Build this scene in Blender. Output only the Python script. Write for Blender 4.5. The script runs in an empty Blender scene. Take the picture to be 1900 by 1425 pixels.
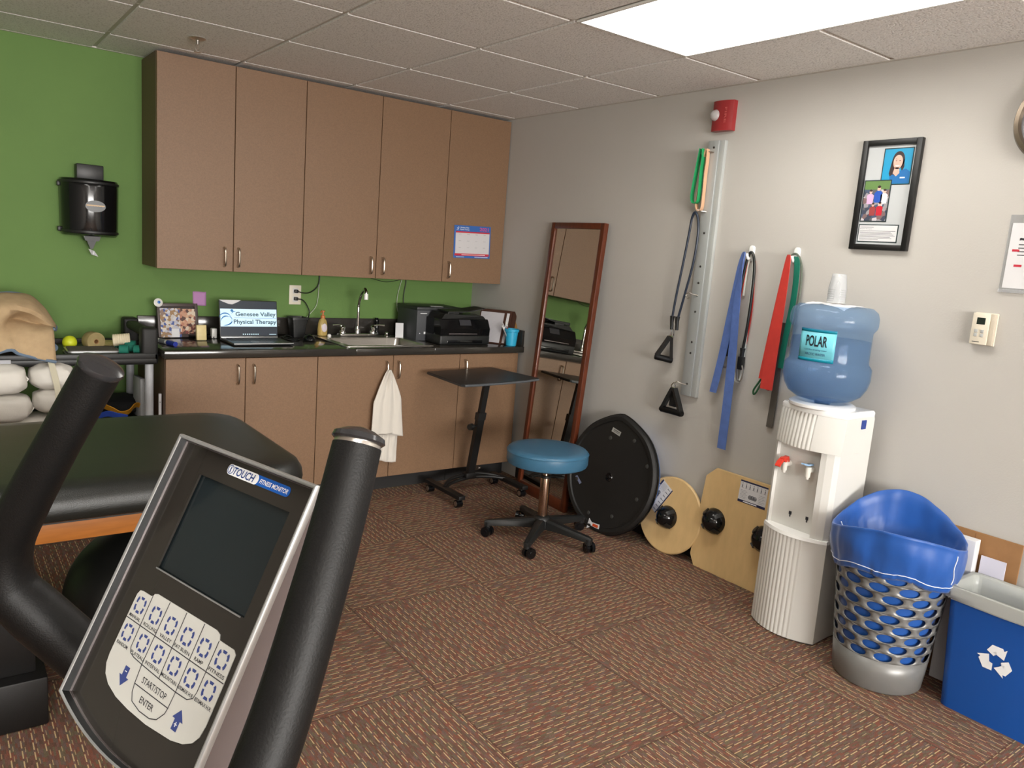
import bpy, bmesh, math, random
from mathutils import Vector, Matrix, noise
random.seed(7)
S = bpy.context.scene
COL = S.collection
PI = math.pi
# ------------------------------------------------------------------ camera, world, exposure
yaw, pit, rol = 0.6489, -0.1652, 0.0764
cy_, sy_, cp_, sp_ = math.cos(yaw), math.sin(yaw), math.cos(pit), math.sin(pit)
fw = Vector((sy_*cp_, cy_*cp_, sp_)); rt = Vector((cy_, -sy_, 0)); up = rt.cross(fw)
r2 = math.cos(rol)*rt + math.sin(rol)*up; u2 = -math.sin(rol)*rt + math.cos(rol)*up
cd = bpy.data.cameras.new('camera'); cam = bpy.data.objects.new('camera', cd); COL.objects.link(cam)
cam.matrix_world = Matrix(((r2.x, u2.x, -fw.x, -3.0301), (r2.y, u2.y, -fw.y, -4.5399), (r2.z, u2.z, -fw.z, 1.437), (0, 0, 0, 1)))
cd.sensor_fit = 'HORIZONTAL'; cd.sensor_width = 36; cd.lens = 1438.1/1900*36; cd.clip_start = 0.02
S.camera = cam
w = bpy.data.worlds.new('world'); S.world = w; w.use_nodes = True
w.node_tree.nodes['Background'].inputs[0].default_value = (.9, .95, 1, 1); w.node_tree.nodes['Background'].inputs[1].default_value = .1
S.view_settings.view_transform = 'Standard'; S.view_settings.look = 'None'; S.view_settings.gamma = 1
S.view_settings.use_curve_mapping = False; S.view_settings.exposure = 0.18
LAMP = 12.5      # emission strength of the fluorescent diffusers
H = 2.2865      # ceiling height
T = .6096       # ceiling grid
FILL = 560       # fill light added behind the camera, watts

# ------------------------------------------------------------------ materials
def lin(c):
    return tuple((x/12.92 if x <= .04045 else ((x+.055)/1.055)**2.4) for x in [v/255 for v in c])
MATS = {}
def mat(name, rgb, rough=.5, metal=0, spec=.5, emit=0, noise_amt=0, noise_scale=60, bump=0, bump_scale=200, coat=0, alpha=None, sheen=0, aniso=None):
    if name in MATS: return MATS[name]
    m = bpy.data.materials.new(name); m.use_nodes = True; nt = m.node_tree
    b = nt.nodes['Principled BSDF']; c = lin(rgb)
    b.inputs['Base Color'].default_value = (*c, 1); b.inputs['Roughness'].default_value = rough
    b.inputs['Metallic'].default_value = metal; b.inputs['Specular IOR Level'].default_value = spec
    b.inputs['Coat Weight'].default_value = coat; b.inputs['Coat Roughness'].default_value = .08
    b.inputs['Sheen Weight'].default_value = sheen
    if emit:
        b.inputs['Emission Color'].default_value = (*c, 1); b.inputs['Emission Strength'].default_value = emit
    geo = nt.nodes.new('ShaderNodeNewGeometry')
    if noise_amt:
        n = nt.nodes.new('ShaderNodeTexNoise'); n.inputs['Scale'].default_value = noise_scale; n.inputs['Detail'].default_value = 4
        mp = nt.nodes.new('ShaderNodeMapping'); nt.links.new(geo.outputs['Position'], mp.inputs[0])
        if aniso: mp.inputs['Scale'].default_value = aniso
        nt.links.new(mp.outputs[0], n.inputs['Vector'])
        r = nt.nodes.new('ShaderNodeValToRGB'); r.color_ramp.elements[0].position = .3; r.color_ramp.elements[1].position = .7
        r.color_ramp.elements[0].color = (*[x*(1-noise_amt) for x in c], 1); r.color_ramp.elements[1].color = (*[min(1, x*(1+noise_amt)) for x in c], 1)
        nt.links.new(n.outputs['Fac'], r.inputs[0]); nt.links.new(r.outputs[0], b.inputs['Base Color'])
    if bump:
        n = nt.nodes.new('ShaderNodeTexNoise'); n.inputs['Scale'].default_value = bump_scale; n.inputs['Detail'].default_value = 3
        nt.links.new(geo.outputs['Position'], n.inputs['Vector'])
        bp = nt.nodes.new('ShaderNodeBump'); bp.inputs['Strength'].default_value = bump; bp.inputs['Distance'].default_value = .002
        nt.links.new(n.outputs['Fac'], bp.inputs['Height']); nt.links.new(bp.outputs[0], b.inputs['Normal'])
    if alpha is not None:      # tinted see-through plastic: transparent + glossy skin
        tr = nt.nodes.new('ShaderNodeBsdfTransparent'); tr.inputs[0].default_value = (*lin(alpha[0]), 1)
        mx = nt.nodes.new('ShaderNodeMixShader'); mx.inputs[0].default_value = alpha[1]
        nt.links.new(tr.outputs[0], mx.inputs[1]); nt.links.new(b.outputs[0], mx.inputs[2])
        nt.links.new(mx.outputs[0], nt.nodes['Material Output'].inputs[0])
    MATS[name] = m
    return m

green = mat('green_wall_paint', (99, 132, 68), .75, noise_amt=.04, noise_scale=3, bump=.25, bump_scale=150)
greyw = mat('grey_wall_paint', (186, 183, 177), .8, noise_amt=.02, noise_scale=2, bump=.2, bump_scale=150)
cab = mat('brown_laminate', (128, 99, 74), .5, noise_amt=.10, noise_scale=160, bump=.1, bump_scale=500)
cabe = mat('brown_laminate_edge', (98, 74, 56), .5, noise_amt=.08, noise_scale=160)
dark = mat('cabinet_gap_dark', (24, 18, 15), .9)
ctr = mat('black_speckled_laminate', (50, 47, 43), .13, noise_amt=.3, noise_scale=700)
toe = mat('black_rubber_cove', (34, 33, 33), .6)
nick = mat('brushed_nickel', (196, 186, 172), .28, metal=1)
chrome = mat('chrome', (225, 225, 225), .06, metal=1)
steel = mat('stainless_steel', (200, 196, 190), .28, metal=1)
zinc = mat('grey_painted_steel', (168, 172, 171), .4, metal=.2)
blk = mat('black_plastic', (26, 27, 27), .42)
blkg = mat('glossy_black_plastic', (14, 15, 17), .12)
blkm = mat('matte_black_metal', (12, 11, 11), .5, bump=.2, bump_scale=500)
foam = mat('black_foam_grip', (11, 11, 11), .5, spec=.28, bump=.15, bump_scale=600)
vinyl = mat('black_vinyl', (26, 28, 26), .33, bump=.35, bump_scale=450)
owood = mat('orange_stained_wood', (152, 92, 36), .4, noise_amt=.12, noise_scale=12, aniso=(1, 1, 9))
rwood = mat('cherry_stained_wood', (90, 42, 22), .32, noise_amt=.25, noise_scale=14, aniso=(6, 6, 1))
maple = mat('birch_plywood', (214, 182, 130), .42, noise_amt=.05, noise_scale=10, aniso=(3, 3, 1))
maplee = mat('birch_plywood_edge', (226, 194, 140), .5)
white = mat('white_plastic', (214, 213, 208), .35)
whiteg = mat('white_glossy_plastic', (240, 240, 238), .2)
ivory = mat('ivory_plastic', (222, 214, 196), .4)
paper = mat('white_paper', (214, 214, 216), .7)
tealv = mat('blue_vinyl', (58, 102, 130), .33, bump=.1, bump_scale=400)
silver = mat('silver_painted_plastic', (176, 178, 178), .3, metal=.6)
silverd = mat('dark_silver_housing', (120, 112, 112), .25, metal=.5)
face = mat('console_face_film', (48, 45, 41), .13)
lcd = mat('unlit_lcd_glass', (30, 38, 41), .12, noise_amt=.05, noise_scale=700)
plate = mat('grey_white_membrane', (206, 207, 202), .35)
ink = mat('black_ink', (32, 33, 40), .6)
inkb = mat('navy_ink', (56, 72, 134), .5)
inkr = mat('red_ink', (190, 40, 60), .6)
printblue = mat('printed_blue', (34, 96, 176), .4)
whiteink = mat('white_ink', (238, 240, 242), .5)
screenw = mat('lit_screen_white', (190, 222, 236), .3, emit=.38)
screenb = mat('lit_screen_blue', (16, 104, 164), .3, emit=.25)
screeng = mat('lit_screen_grey_text', (40, 74, 92), .3, emit=.1)
screend = mat('lit_screen_dark', (38, 48, 60), .2, emit=.15)
towelm = mat('white_terry', (222, 216, 206), .95, bump=.9, bump_scale=700, sheen=.3)
cloth = mat('white_cotton', (220, 216, 208), .9, bump=.3, bump_scale=350)
tan = mat('tan_terry', (188, 162, 126), .95, noise_amt=.08, noise_scale=25, bump=.7, bump_scale=500)
bluepipe = mat('grey_blue_piping', (104, 122, 142), .85)
strapm = mat('cream_webbing', (196, 190, 168), .9)
bagm = mat('blue_nylon', (24, 80, 158), .42, noise_amt=.05, noise_scale=9, sheen=.2)
thread = mat('white_thread', (216, 222, 234), .8)
basketm = mat('silver_grey_plastic', (122, 122, 120), .35, metal=.2)
binm = mat('blue_bin_plastic', (18, 78, 158), .38)
cardb = mat('corrugated_cardboard', (150, 110, 70), .85, noise_amt=.05, noise_scale=30)
redp = mat('alarm_red_plastic', (150, 44, 46), .3)
lens = mat('clear_strobe_lens', (225, 225, 225), .08, alpha=((250, 250, 250), .5))
cupm = mat('turquoise_plastic', (48, 168, 208), .4)
jug = mat('blue_polycarbonate', (140, 172, 205), .08, alpha=((216, 229, 243), .22))
water = mat('water', (120, 160, 205), .03, alpha=((220, 233, 246), .12))
clearp = mat('clear_plastic', (235, 238, 240), .12, alpha=((248, 248, 248), .28))
liner = mat('frosted_liner', (214, 216, 210), .3, alpha=((232, 234, 230), .45))
mirrorm = mat('mirror_glass', (206, 206, 200), .0, metal=1)
bandblue = mat('blue_latex', (88, 116, 182), .55, noise_amt=.12, noise_scale=30)
bandred = mat('red_latex', (208, 62, 54), .55, noise_amt=.06, noise_scale=30)
bandgreen = mat('green_latex', (36, 158, 96), .5)
bandteal = mat('teal_latex', (20, 120, 98), .5)
bandpeach = mat('peach_latex', (222, 176, 140), .5)
bandgrey = mat('grey_latex', (88, 84, 78), .55)
navytube = mat('navy_tubing', (34, 44, 60), .3)
blacktube = mat('black_tubing', (26, 28, 26), .35)
whitetube = mat('white_tubing', (208, 210, 200), .35)
greentube = mat('green_tubing', (40, 92, 58), .35)
redtube = mat('red_tubing', (150, 50, 48), .35)

def node_mat(name):
    m = bpy.data.materials.new(name); m.use_nodes = True
    nt = m.node_tree
    def N(t, **k):
        n = nt.nodes.new(t)
        for a, v in k.items(): setattr(n, a, v)
        return n
    def M(op, a, b=None, c=None):
        n = nt.nodes.new('ShaderNodeMath'); n.operation = op
        for i, v in enumerate((a, b, c)):
            if v is None: continue
            if isinstance(v, (int, float)): n.inputs[i].default_value = v
            else: nt.links.new(v, n.inputs[i])
        return n.outputs[0]
    return m, nt, N, M
def carpet_material():
    m, nt, N, M = node_mat('carpet_tiles'); b = nt.nodes['Principled BSDF']; b.inputs['Roughness'].default_value = .95; b.inputs['Specular IOR Level'].default_value = .15
    g = N('ShaderNodeNewGeometry'); s = N('ShaderNodeSeparateXYZ'); nt.links.new(g.outputs['Position'], s.inputs[0])
    X, Y = s.outputs[0], s.outputs[1]; K = .6055
    tx = M('DIVIDE', M('SUBTRACT', X, -1.7396), K); ty = M('DIVIDE', M('SUBTRACT', Y, -1.9124), K)
    par = M('MODULO', M('ADD', M('ADD', M('FLOOR', tx), M('FLOOR', ty)), 100), 2)     # 0/1 checker
    # par 1 -> threads run along Y
    al = M('ADD', M('MULTIPLY', Y, par), M('MULTIPLY', X, M('SUBTRACT', 1, par)))
    ac = M('ADD', M('MULTIPLY', X, par), M('MULTIPLY', Y, M('SUBTRACT', 1, par)))
    tid = M('ADD', M('MULTIPLY', M('FLOOR', tx), 7.3), M('MULTIPLY', M('FLOOR', ty), 3.1))
    def wn(a, c):
        cmb = N('ShaderNodeCombineXYZ'); nt.links.new(a, cmb.inputs[0]); nt.links.new(c, cmb.inputs[1]); nt.links.new(tid, cmb.inputs[2])
        w_ = N('ShaderNodeTexWhiteNoise', noise_dimensions='3D'); nt.links.new(cmb.outputs[0], w_.inputs['Vector']); return w_
    rowh = .0275
    row = M('FLOOR', M('DIVIDE', ac, rowh)); rf = M('FRACT', M('DIVIDE', ac, rowh))
    rr = N('ShaderNodeTexWhiteNoise', noise_dimensions='1D'); nt.links.new(row, rr.inputs['W'])
    seg = M('ADD', M('DIVIDE', al, .050), M('MULTIPLY', rr.outputs['Value'], 3))
    dashcell = wn(M('FLOOR', seg), row)
    lineA = M('LESS_THAN', M('ABSOLUTE', M('SUBTRACT', rf, .3)), .055)
    lineB = M('LESS_THAN', M('ABSOLUTE', M('SUBTRACT', rf, .58)), .04)
    onA = M('MULTIPLY', lineA, M('MULTIPLY', M('LESS_THAN', M('FRACT', seg), .74), M('GREATER_THAN', dashcell.outputs['Value'], .14)))
    onB = M('MULTIPLY', lineB, M('LESS_THAN', M('FRACT', M('ADD', seg, .45)), .5))
    on = M('MULTIPLY', M('MAXIMUM', onA, M('MULTIPLY', onB, .6)), .85)
    # base yarn: thin rows of changing colour
    r3 = M('FLOOR', M('DIVIDE', ac, .0055)); r4 = N('ShaderNodeTexWhiteNoise', noise_dimensions='1D'); nt.links.new(r3, r4.inputs['W'])
    c3 = wn(M('FLOOR', M('ADD', M('DIVIDE', al, .022), M('MULTIPLY', r4.outputs['Value'], 5))), r3)
    ramp = N('ShaderNodeValToRGB'); e = ramp.color_ramp; cols = [(102, 80, 68), (120, 82, 70), (106, 90, 84), (110, 100, 78), (98, 74, 64), (132, 82, 66), (112, 95, 90)]
    e.elements[0].color = (*lin(cols[0]), 1); e.elements[1].color = (*lin(cols[-1]), 1); e.elements[1].position = 1
    for i, c in enumerate(cols[1:-1]): q = e.elements.new((i+1)/(len(cols)-1)); q.color = (*lin(c), 1)
    nt.links.new(c3.outputs['Value'], ramp.inputs[0])
    mx = N('ShaderNodeMix', data_type='RGBA'); nt.links.new(on, mx.inputs[0]); nt.links.new(ramp.outputs[0], mx.inputs[6]); mx.inputs[7].default_value = (*lin((212, 186, 140)), 1)
    # seams and speckle
    ex = M('MINIMUM', M('FRACT', tx), M('SUBTRACT', 1, M('FRACT', tx))); ey = M('MINIMUM', M('FRACT', ty), M('SUBTRACT', 1, M('FRACT', ty)))
    seam = M('LESS_THAN', M('MINIMUM', ex, ey), .006)
    fine = N('ShaderNodeTexNoise'); fine.inputs['Scale'].default_value = 520; fine.inputs['Detail'].default_value = 2; nt.links.new(g.outputs['Position'], fine.inputs['Vector'])
    k = M('MULTIPLY', M('ADD', .1, M('MULTIPLY', fine.outputs['Fac'], 1.7)), M('SUBTRACT', 1, M('MULTIPLY', seam, .35)))
    vm = N('ShaderNodeVectorMath', operation='SCALE'); nt.links.new(mx.outputs[2], vm.inputs[0]); nt.links.new(k, vm.inputs['Scale'])
    nt.links.new(vm.outputs[0], b.inputs['Base Color'])
    bp = N('ShaderNodeBump'); bp.inputs['Strength'].default_value = .5; bp.inputs['Distance'].default_value = .004
    nt.links.new(M('ADD', fine.outputs['Fac'], M('MULTIPLY', on, .6)), bp.inputs['Height']); nt.links.new(bp.outputs[0], b.inputs['Normal'])
    return m
def ceiling_material():
    m, nt, N, M = node_mat('ceiling_tile'); b = nt.nodes['Principled BSDF']; b.inputs['Roughness'].default_value = .95
    g = N('ShaderNodeNewGeometry')
    v = N('ShaderNodeTexNoise'); v.inputs['Scale'].default_value = 130; v.inputs['Detail'].default_value = 5; nt.links.new(g.outputs['Position'], v.inputs['Vector'])
    r = N('ShaderNodeValToRGB'); r.color_ramp.elements[0].position = .36; r.color_ramp.elements[1].position = .46
    r.color_ramp.elements[0].color = (*lin((206, 203, 199)), 1); r.color_ramp.elements[1].color = (*lin((238, 236, 233)), 1)
    nt.links.new(v.outputs['Fac'], r.inputs[0]); nt.links.new(r.outputs[0], b.inputs['Base Color'])
    bp = N('ShaderNodeBump'); bp.inputs['Strength'].default_value = .8; bp.inputs['Distance'].default_value = .004
    nt.links.new(v.outputs['Fac'], bp.inputs['Height']); nt.links.new(bp.outputs[0], b.inputs['Normal'])
    return m
def striped(name, c0, c1, scale, axis=2, rough=.6, frac=.5):
    m, nt, N, M = node_mat(name); b = nt.nodes['Principled BSDF']; b.inputs['Roughness'].default_value = rough
    g = N('ShaderNodeNewGeometry'); s = N('ShaderNodeSeparateXYZ'); nt.links.new(g.outputs['Position'], s.inputs[0])
    f = M('LESS_THAN', M('FRACT', M('MULTIPLY', s.outputs[axis], scale)), frac)
    mx = N('ShaderNodeMix', data_type='RGBA'); nt.links.new(f, mx.inputs[0]); mx.inputs[6].default_value = (*lin(c0), 1); mx.inputs[7].default_value = (*lin(c1), 1)
    nt.links.new(mx.outputs[2], b.inputs['Base Color']); return m
def blotchy(name, cols, scale, rough=.5):
    m, nt, N, M = node_mat(name); b = nt.nodes['Principled BSDF']; b.inputs['Roughness'].default_value = rough
    g = N('ShaderNodeNewGeometry'); v = N('ShaderNodeTexVoronoi'); v.inputs['Scale'].default_value = scale; nt.links.new(g.outputs['Position'], v.inputs['Vector'])
    s = N('ShaderNodeSeparateColor'); nt.links.new(v.outputs['Color'], s.inputs[0])
    r = N('ShaderNodeValToRGB'); r.color_ramp.interpolation = 'CONSTANT'
    r.color_ramp.elements[0].color = (*lin(cols[0]), 1); r.color_ramp.elements[1].color = (*lin(cols[-1]), 1); r.color_ramp.elements[1].position = 1-1/len(cols)
    for i, c in enumerate(cols[1:-1]): q = r.color_ramp.elements.new((i+1)/len(cols)); q.color = (*lin(c), 1)
    nt.links.new(s.outputs[0], r.inputs[0]); nt.links.new(r.outputs[0], b.inputs['Base Color']); return m
carpet = carpet_material(); ceilm = ceiling_material()
lampm = mat('fluorescent_diffuser', (255, 252, 246), .5, emit=LAMP)
panm = mat('white_enamel_reflector', (245, 244, 240), .35)

# ------------------------------------------------------------------ mesh builder
class MB:
    def __init__(s, frame=None): s.bm = bmesh.new(); s.f = frame; s.mi = 0
    def P(s, p):
        p = Vector(p); return s.f @ p if s.f is not None else p
    def v(s, p): return s.bm.verts.new(s.P(p))
    def face(s, vs):
        try: f = s.bm.faces.new(vs); f.material_index = s.mi; return f
        except ValueError: return None
    def box(s, x0, y0, z0, x1, y1, z1, bev=0, seg=2):
        x0, x1 = sorted((x0, x1)); y0, y1 = sorted((y0, y1)); z0, z1 = sorted((z0, z1))
        vs = [s.v((x, y, z)) for z in (z0, z1) for y in (y0, y1) for x in (x0, x1)]
        fs = [s.face([vs[i] for i in q]) for q in ((0, 2, 3, 1), (4, 5, 7, 6), (0, 1, 5, 4), (2, 6, 7, 3), (0, 4, 6, 2), (1, 3, 7, 5))]
        if bev:
            bev = min(bev, (x1-x0)*.49, (y1-y0)*.49, (z1-z0)*.49)
            es = list({e for f in fs for e in f.edges})
            r = bmesh.ops.bevel(s.bm, geom=es, offset=bev, segments=seg, affect='EDGES', profile=.5)
            for f in r['faces']: f.material_index = s.mi
        return s
    def rings(s, rings, cap0=True, cap1=True, closed=True):
        vr = [[s.v(p) for p in r] for r in rings]; n = len(vr[0])
        for a, b in zip(vr[:-1], vr[1:]):
            for i in range(n if closed else n-1):
                j = (i+1) % n; s.face([a[i], a[j], b[j], b[i]])
        if cap0: s.face(list(reversed(vr[0])))
        if cap1: s.face(vr[-1])
        return s
    def lathe(s, prof, c=(0, 0, 0), seg=32, cap=True, sx=1, sy=1):
        R = [[(c[0]+r*sx*math.cos(2*PI*i/seg), c[1]+r*sy*math.sin(2*PI*i/seg), c[2]+z) for i in range(seg)] for r, z in prof]
        return s.rings(R, cap, cap)
    def tube(s, pts, r, seg=10, cap=True, flat=1):
        pts = [Vector(p) for p in pts]; n = len(pts); R = []
        rs = r if isinstance(r, (list, tuple)) else [r]*n
        t0 = (pts[1]-pts[0]).normalized(); a = Vector((0, 0, 1)) if abs(t0.z) < .9 else Vector((1, 0, 0))
        nrm = t0.cross(a).normalized()
        for i, p in enumerate(pts):
            t = (pts[min(i+1, n-1)]-pts[max(i-1, 0)]).normalized()
            nrm = (nrm - t*nrm.dot(t)).normalized(); bn = t.cross(nrm)
            R.append([p+(nrm*math.cos(2*PI*k/seg)+bn*math.sin(2*PI*k/seg)*flat)*rs[i] for k in range(seg)])
        return s.rings(R, cap, cap)
    def cyl(s, p0, p1, r0, r1=None, seg=24): return s.tube([p0, p1], [r0, r0 if r1 is None else r1], seg)
    def prism(s, poly, z0, z1, bev=0):
        a = [s.v((x, y, z0)) for x, y in poly]; b = [s.v((x, y, z1)) for x, y in poly]; n = len(a)
        fs = [s.face(list(reversed(a))), s.face(b)]+[s.face([a[i], a[(i+1) % n], b[(i+1) % n], b[i]]) for i in range(n)]
        if bev:
            es = [e for e in fs[1].edges]
            r = bmesh.ops.bevel(s.bm, geom=es, offset=bev, segments=3, affect='EDGES')
            for f in r['faces']: f.material_index = s.mi
        return s
    def ell(s, c, rx, ry, rz, seg=24, rg=14, p=1, amp=0, fr=3, sd=0):
        R = []
        for i in range(rg+1):
            th = PI*(i/rg); th = min(max(th, .02), PI-.02); rr = []
            for k in range(seg):
                a = 2*PI*k/seg; d = Vector((math.sin(th)*math.cos(a), math.sin(th)*math.sin(a), math.cos(th)))
                q = Vector([math.copysign(abs(t)**p, t) for t in d])
                m = 1+amp*noise.noise(d*fr+Vector((sd, sd*2, 0)))
                rr.append((c[0]+rx*q.x*m, c[1]+ry*q.y*m, c[2]+rz*q.z*m))
            R.append(rr)
        return s.rings(R)
    def ribbon(s, pts, wv, th=.0015, cap=True):
        pts = [Vector(p) for p in pts]; n = len(pts); R = []
        for i, p in enumerate(pts):
            w_ = Vector(wv[i]) if isinstance(wv, list) else Vector(wv)
            t = (pts[min(i+1, n-1)]-pts[max(i-1, 0)]).normalized(); nn = t.cross(w_).normalized()*th/2
            R.append([p-w_/2-nn, p+w_/2-nn, p+w_/2+nn, p-w_/2+nn])
        return s.rings(R, cap, cap)
    def surf(s, fn, nu, nv, cu=False):
        g = [[s.v(fn(i/nu, j/nv)) for i in range(nu if cu else nu+1)] for j in range(nv+1)]
        m = len(g[0])
        for j in range(nv):
            for i in range(m if cu else m-1):
                k = (i+1) % m; s.face([g[j][i], g[j][k], g[j+1][k], g[j+1][i]])
        return s
    def build(s, name, mats, parent=None, smooth=True, angle=38, solid=0, subsurf=0, recalc=True, loc=None):
        bm = s.bm
        if recalc: bmesh.ops.recalc_face_normals(bm, faces=bm.faces)
        if smooth:
            ca = math.radians(angle)
            for f in bm.faces: f.smooth = True
            for e in bm.edges:
                e.smooth = not (len(e.link_faces) == 2 and e.calc_face_angle(0) > ca)
        me = bpy.data.meshes.new(name); bm.to_mesh(me); bm.free()
        for m in (mats if isinstance(mats, (list, tuple)) else [mats]): me.materials.append(m)
        o = bpy.data.objects.new(name, me); COL.objects.link(o)
        if parent: o.parent = parent
        if solid:
            m = o.modifiers.new('thickness', 'SOLIDIFY'); m.thickness = solid; m.offset = 0
        if subsurf:
            m = o.modifiers.new('smooth', 'SUBSURF'); m.levels = subsurf; m.render_levels = subsurf
        return o
def tag(o, label, cat, group=None, kind=None):
    if label: o['label'] = label
    if cat: o['category'] = cat
    if group: o['group'] = group
    if kind: o['kind'] = kind
    return o
def thing(name, label, cat, group=None, mw=None):
    o = bpy.data.objects.new(name, None); COL.objects.link(o); o.empty_display_size = .05
    if mw is not None: o.matrix_world = mw
    return tag(o, label, cat, group)
def struct(o): o['kind'] = 'structure'; return o
def plabel(o, l): o['label'] = l; return o
def frame(O, X, Y):
    X = Vector(X).normalized(); Z = X.cross(Vector(Y)).normalized(); Y = Z.cross(X); O = Vector(O)
    return Matrix(((X.x, Y.x, Z.x, O.x), (X.y, Y.y, Z.y, O.y), (X.z, Y.z, Z.z, O.z), (0, 0, 0, 1)))
def text_into(mb, s, cx, cy, w=None, h=None, z=.0006, ext=.0002, shear=0, rot=0, bold=0, left=False):
    """adds lettering lying in the xy plane of the builder's frame, fitted to width w and/or height h"""
    cu = bpy.data.curves.new('t', 'FONT'); cu.body = s; cu.shear = shear; cu.extrude = 0; cu.offset = bold
    cu.resolution_u = 3
    o = bpy.data.objects.new('t', cu); COL.objects.link(o)
    dg = bpy.context.evaluated_depsgraph_get(); me = bpy.data.meshes.new_from_object(o.evaluated_get(dg))
    xs = [v.co.x for v in me.vertices]; ys = [v.co.y for v in me.vertices]
    x0, x1, y0, y1 = min(xs), max(xs), min(ys), max(ys)
    sx = sy = 1
    if w and h: sx, sy = w/(x1-x0), h/(y1-y0)
    elif w: sx = sy = w/(x1-x0)
    elif h: sx = sy = h/(y1-y0)
    R = Matrix.Rotation(rot, 3, 'Z'); c = Vector((cx, cy, 0)); ax = x0 if left else (x0+x1)/2
    vs = [mb.v(c+R @ Vector(((v.co.x-ax)*sx, (v.co.y-(y0+y1)/2)*sy, z))) for v in me.vertices]
    for p in me.polygons: mb.face([vs[i] for i in p.vertices])
    COL.objects.unlink(o); bpy.data.objects.remove(o); bpy.data.curves.remove(cu); bpy.data.meshes.remove(me)
def scribble(mb, x0, x1, y, h, z, n=8):
    """a printed line too small to read: a connected uneven strip"""
    top = [(x0+(x1-x0)*i/(2*n), y+h*(.5 if i % 2 else .32)) for i in range(2*n+1)]
    bot = [(x0+(x1-x0)*i/(2*n), y-h*(.36 if i % 3 else .5)) for i in range(2*n, -1, -1)]
    mb.face([mb.v((x, yy, z)) for x, yy in top+bot])
def flat(mb, pts, z): mb.face([mb.v((x, y, z)) for x, y in pts])
def rect(x0, y0, x1, y1): return [(x0, y0), (x1, y0), (x1, y1), (x0, y1)]
def rrect(x0, y0, x1, y1, r, n=5):
    P = []
    for cx, cy, a in ((x1-r, y1-r, 0), (x0+r, y1-r, 90), (x0+r, y0+r, 180), (x1-r, y0+r, 270)):
        for i in range(n+1):
            t = math.radians(a+90*i/n); P.append((cx+r*math.cos(t), cy+r*math.sin(t)))
    return P
def smoothpts(pts, n=8):
    """Catmull-Rom through pts"""
    P = [Vector(p) for p in pts]; P = [P[0]*2-P[1]]+P+[P[-1]*2-P[-2]]; out = []
    for i in range(1, len(P)-2):
        for k in range(n):
            t = k/n; a, b, c, d = P[i-1:i+3]
            out.append(.5*((2*b)+(c-a)*t+(2*a-5*b+4*c-d)*t*t+(3*b-a-3*c+d)*t**3))
    out.append(P[-2]); return out
WALLR = frame((0, 0, 0), (0, -1, 0), (0, 0, 1))      # right wall: x = -Y, y = Z, z = out of the wall (-X)
BACK = frame((0, 0, 0), (1, 0, 0), (0, 0, 1))        # back wall: x = X, y = Z, z = out of the wall (-Y)
def at(F, x, y, z=0): return F @ Matrix.Translation((x, y, z))
def dup(o, delta=(0, 0, 0), label=None, rot=None):
    def rec(s, par):
        c = s.copy(); COL.objects.link(c); c.parent = par
        for ch in [k for k in bpy.data.objects if k.parent == s]: rec(ch, c)
        return c
    c = rec(o, None); c.location = Vector(o.location)+Vector(delta)
    if label: c['label'] = label
    return c

# ------------------------------------------------------------------ room shell
XL, YF = -6.2, -9.6
struct(MB().box(XL-.1, YF-.1, -.1, .1, .1, 0).build('floor', carpet, smooth=False))
struct(MB().box(XL, 0, 0, 0, .1, H+.15).build('wall_back', green, smooth=False))
struct(MB().box(0, YF, 0, .1, .1, H+.15).build('wall_right', greyw, smooth=False))
struct(MB().box(XL-.1, YF, 0, XL, .1, H+.15).build('wall_left', greyw, smooth=False))
m = MB(); m.box(XL-.1, YF-.1, 0, .1, YF, .85); m.box(XL-.1, YF-.1, 2.05, .1, YF, H+.15); m.box(XL-.1, YF-.1, .85, -4.6, YF, 2.05); m.box(-1.0, YF-.1, .85, .1, YF, 2.05)
struct(m.build('wall_front', greyw, smooth=False))
struct(MB().box(-.006, YF, 0, 0, -.66, .1, .003).build('baseboard_right', toe))
struct(MB().box(XL, -.006, 0, -2.16, 0, .1, .003).build('baseboard_back', toe))
fixtures = [(-1.1214, -3.4466), (-3.5598, -3.4466), (-1.1214, -5.8850), (-3.5598, -5.8850), (-1.1214, -8.3234), (-3.5598, -8.3234)]   # low corners of the 2x4 openings
gx = [-.5118-T*i for i in range(0, 10)]; gy = [-.3987-T*i for i in range(0, 16)]
c = MB()
xs = [0]+gx+[XL]; ys = [0]+gy+[YF]
for x1, x0 in zip(xs[:-1], xs[1:]):
    for y1, y0 in zip(ys[:-1], ys[1:]):
        xc, yc = (x0+x1)/2, (y0+y1)/2
        if any(fx < xc < fx+T and fy < yc < fy+2*T for fx, fy in fixtures): continue
        c.box(x0+.010, y0+.010, H, x1-.010, y1-.010, H+.02, .002, 1)
struct(c.build('ceiling', ceilm, smooth=False))
struct(MB().box(XL, YF, H+.14, 0, 0, H+.2).build('trim_2', white, smooth=False))    # slab above the tiles
g = MB(); b = .0115
for x in gx:
    for y1, y0 in zip(ys[:-1], ys[1:]):
        if any(abs(x-fx-T/2) < .1 and fy < (y0+y1)/2 < fy+2*T for fx, fy in fixtures): continue
        g.box(x-b, y0, H+.008, x+b, y1, H+.014)
for y in gy:
    for x1, x0 in zip(xs[:-1], xs[1:]):
        if any(abs(y-fy-T) < .05 and fx < (x0+x1)/2 < fx+T for fx, fy in fixtures): continue
        g.box(x0, y-b, H+.0075, x1, y+b, H+.0135)
g.box(-.02, YF, H-.001, 0, 0, H+.006); g.box(XL, -.02, H-.001, 0, 0, H+.006)
struct(g.build('trim_1', mat('white_grid_enamel', (206, 202, 194), .5), smooth=False))
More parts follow.
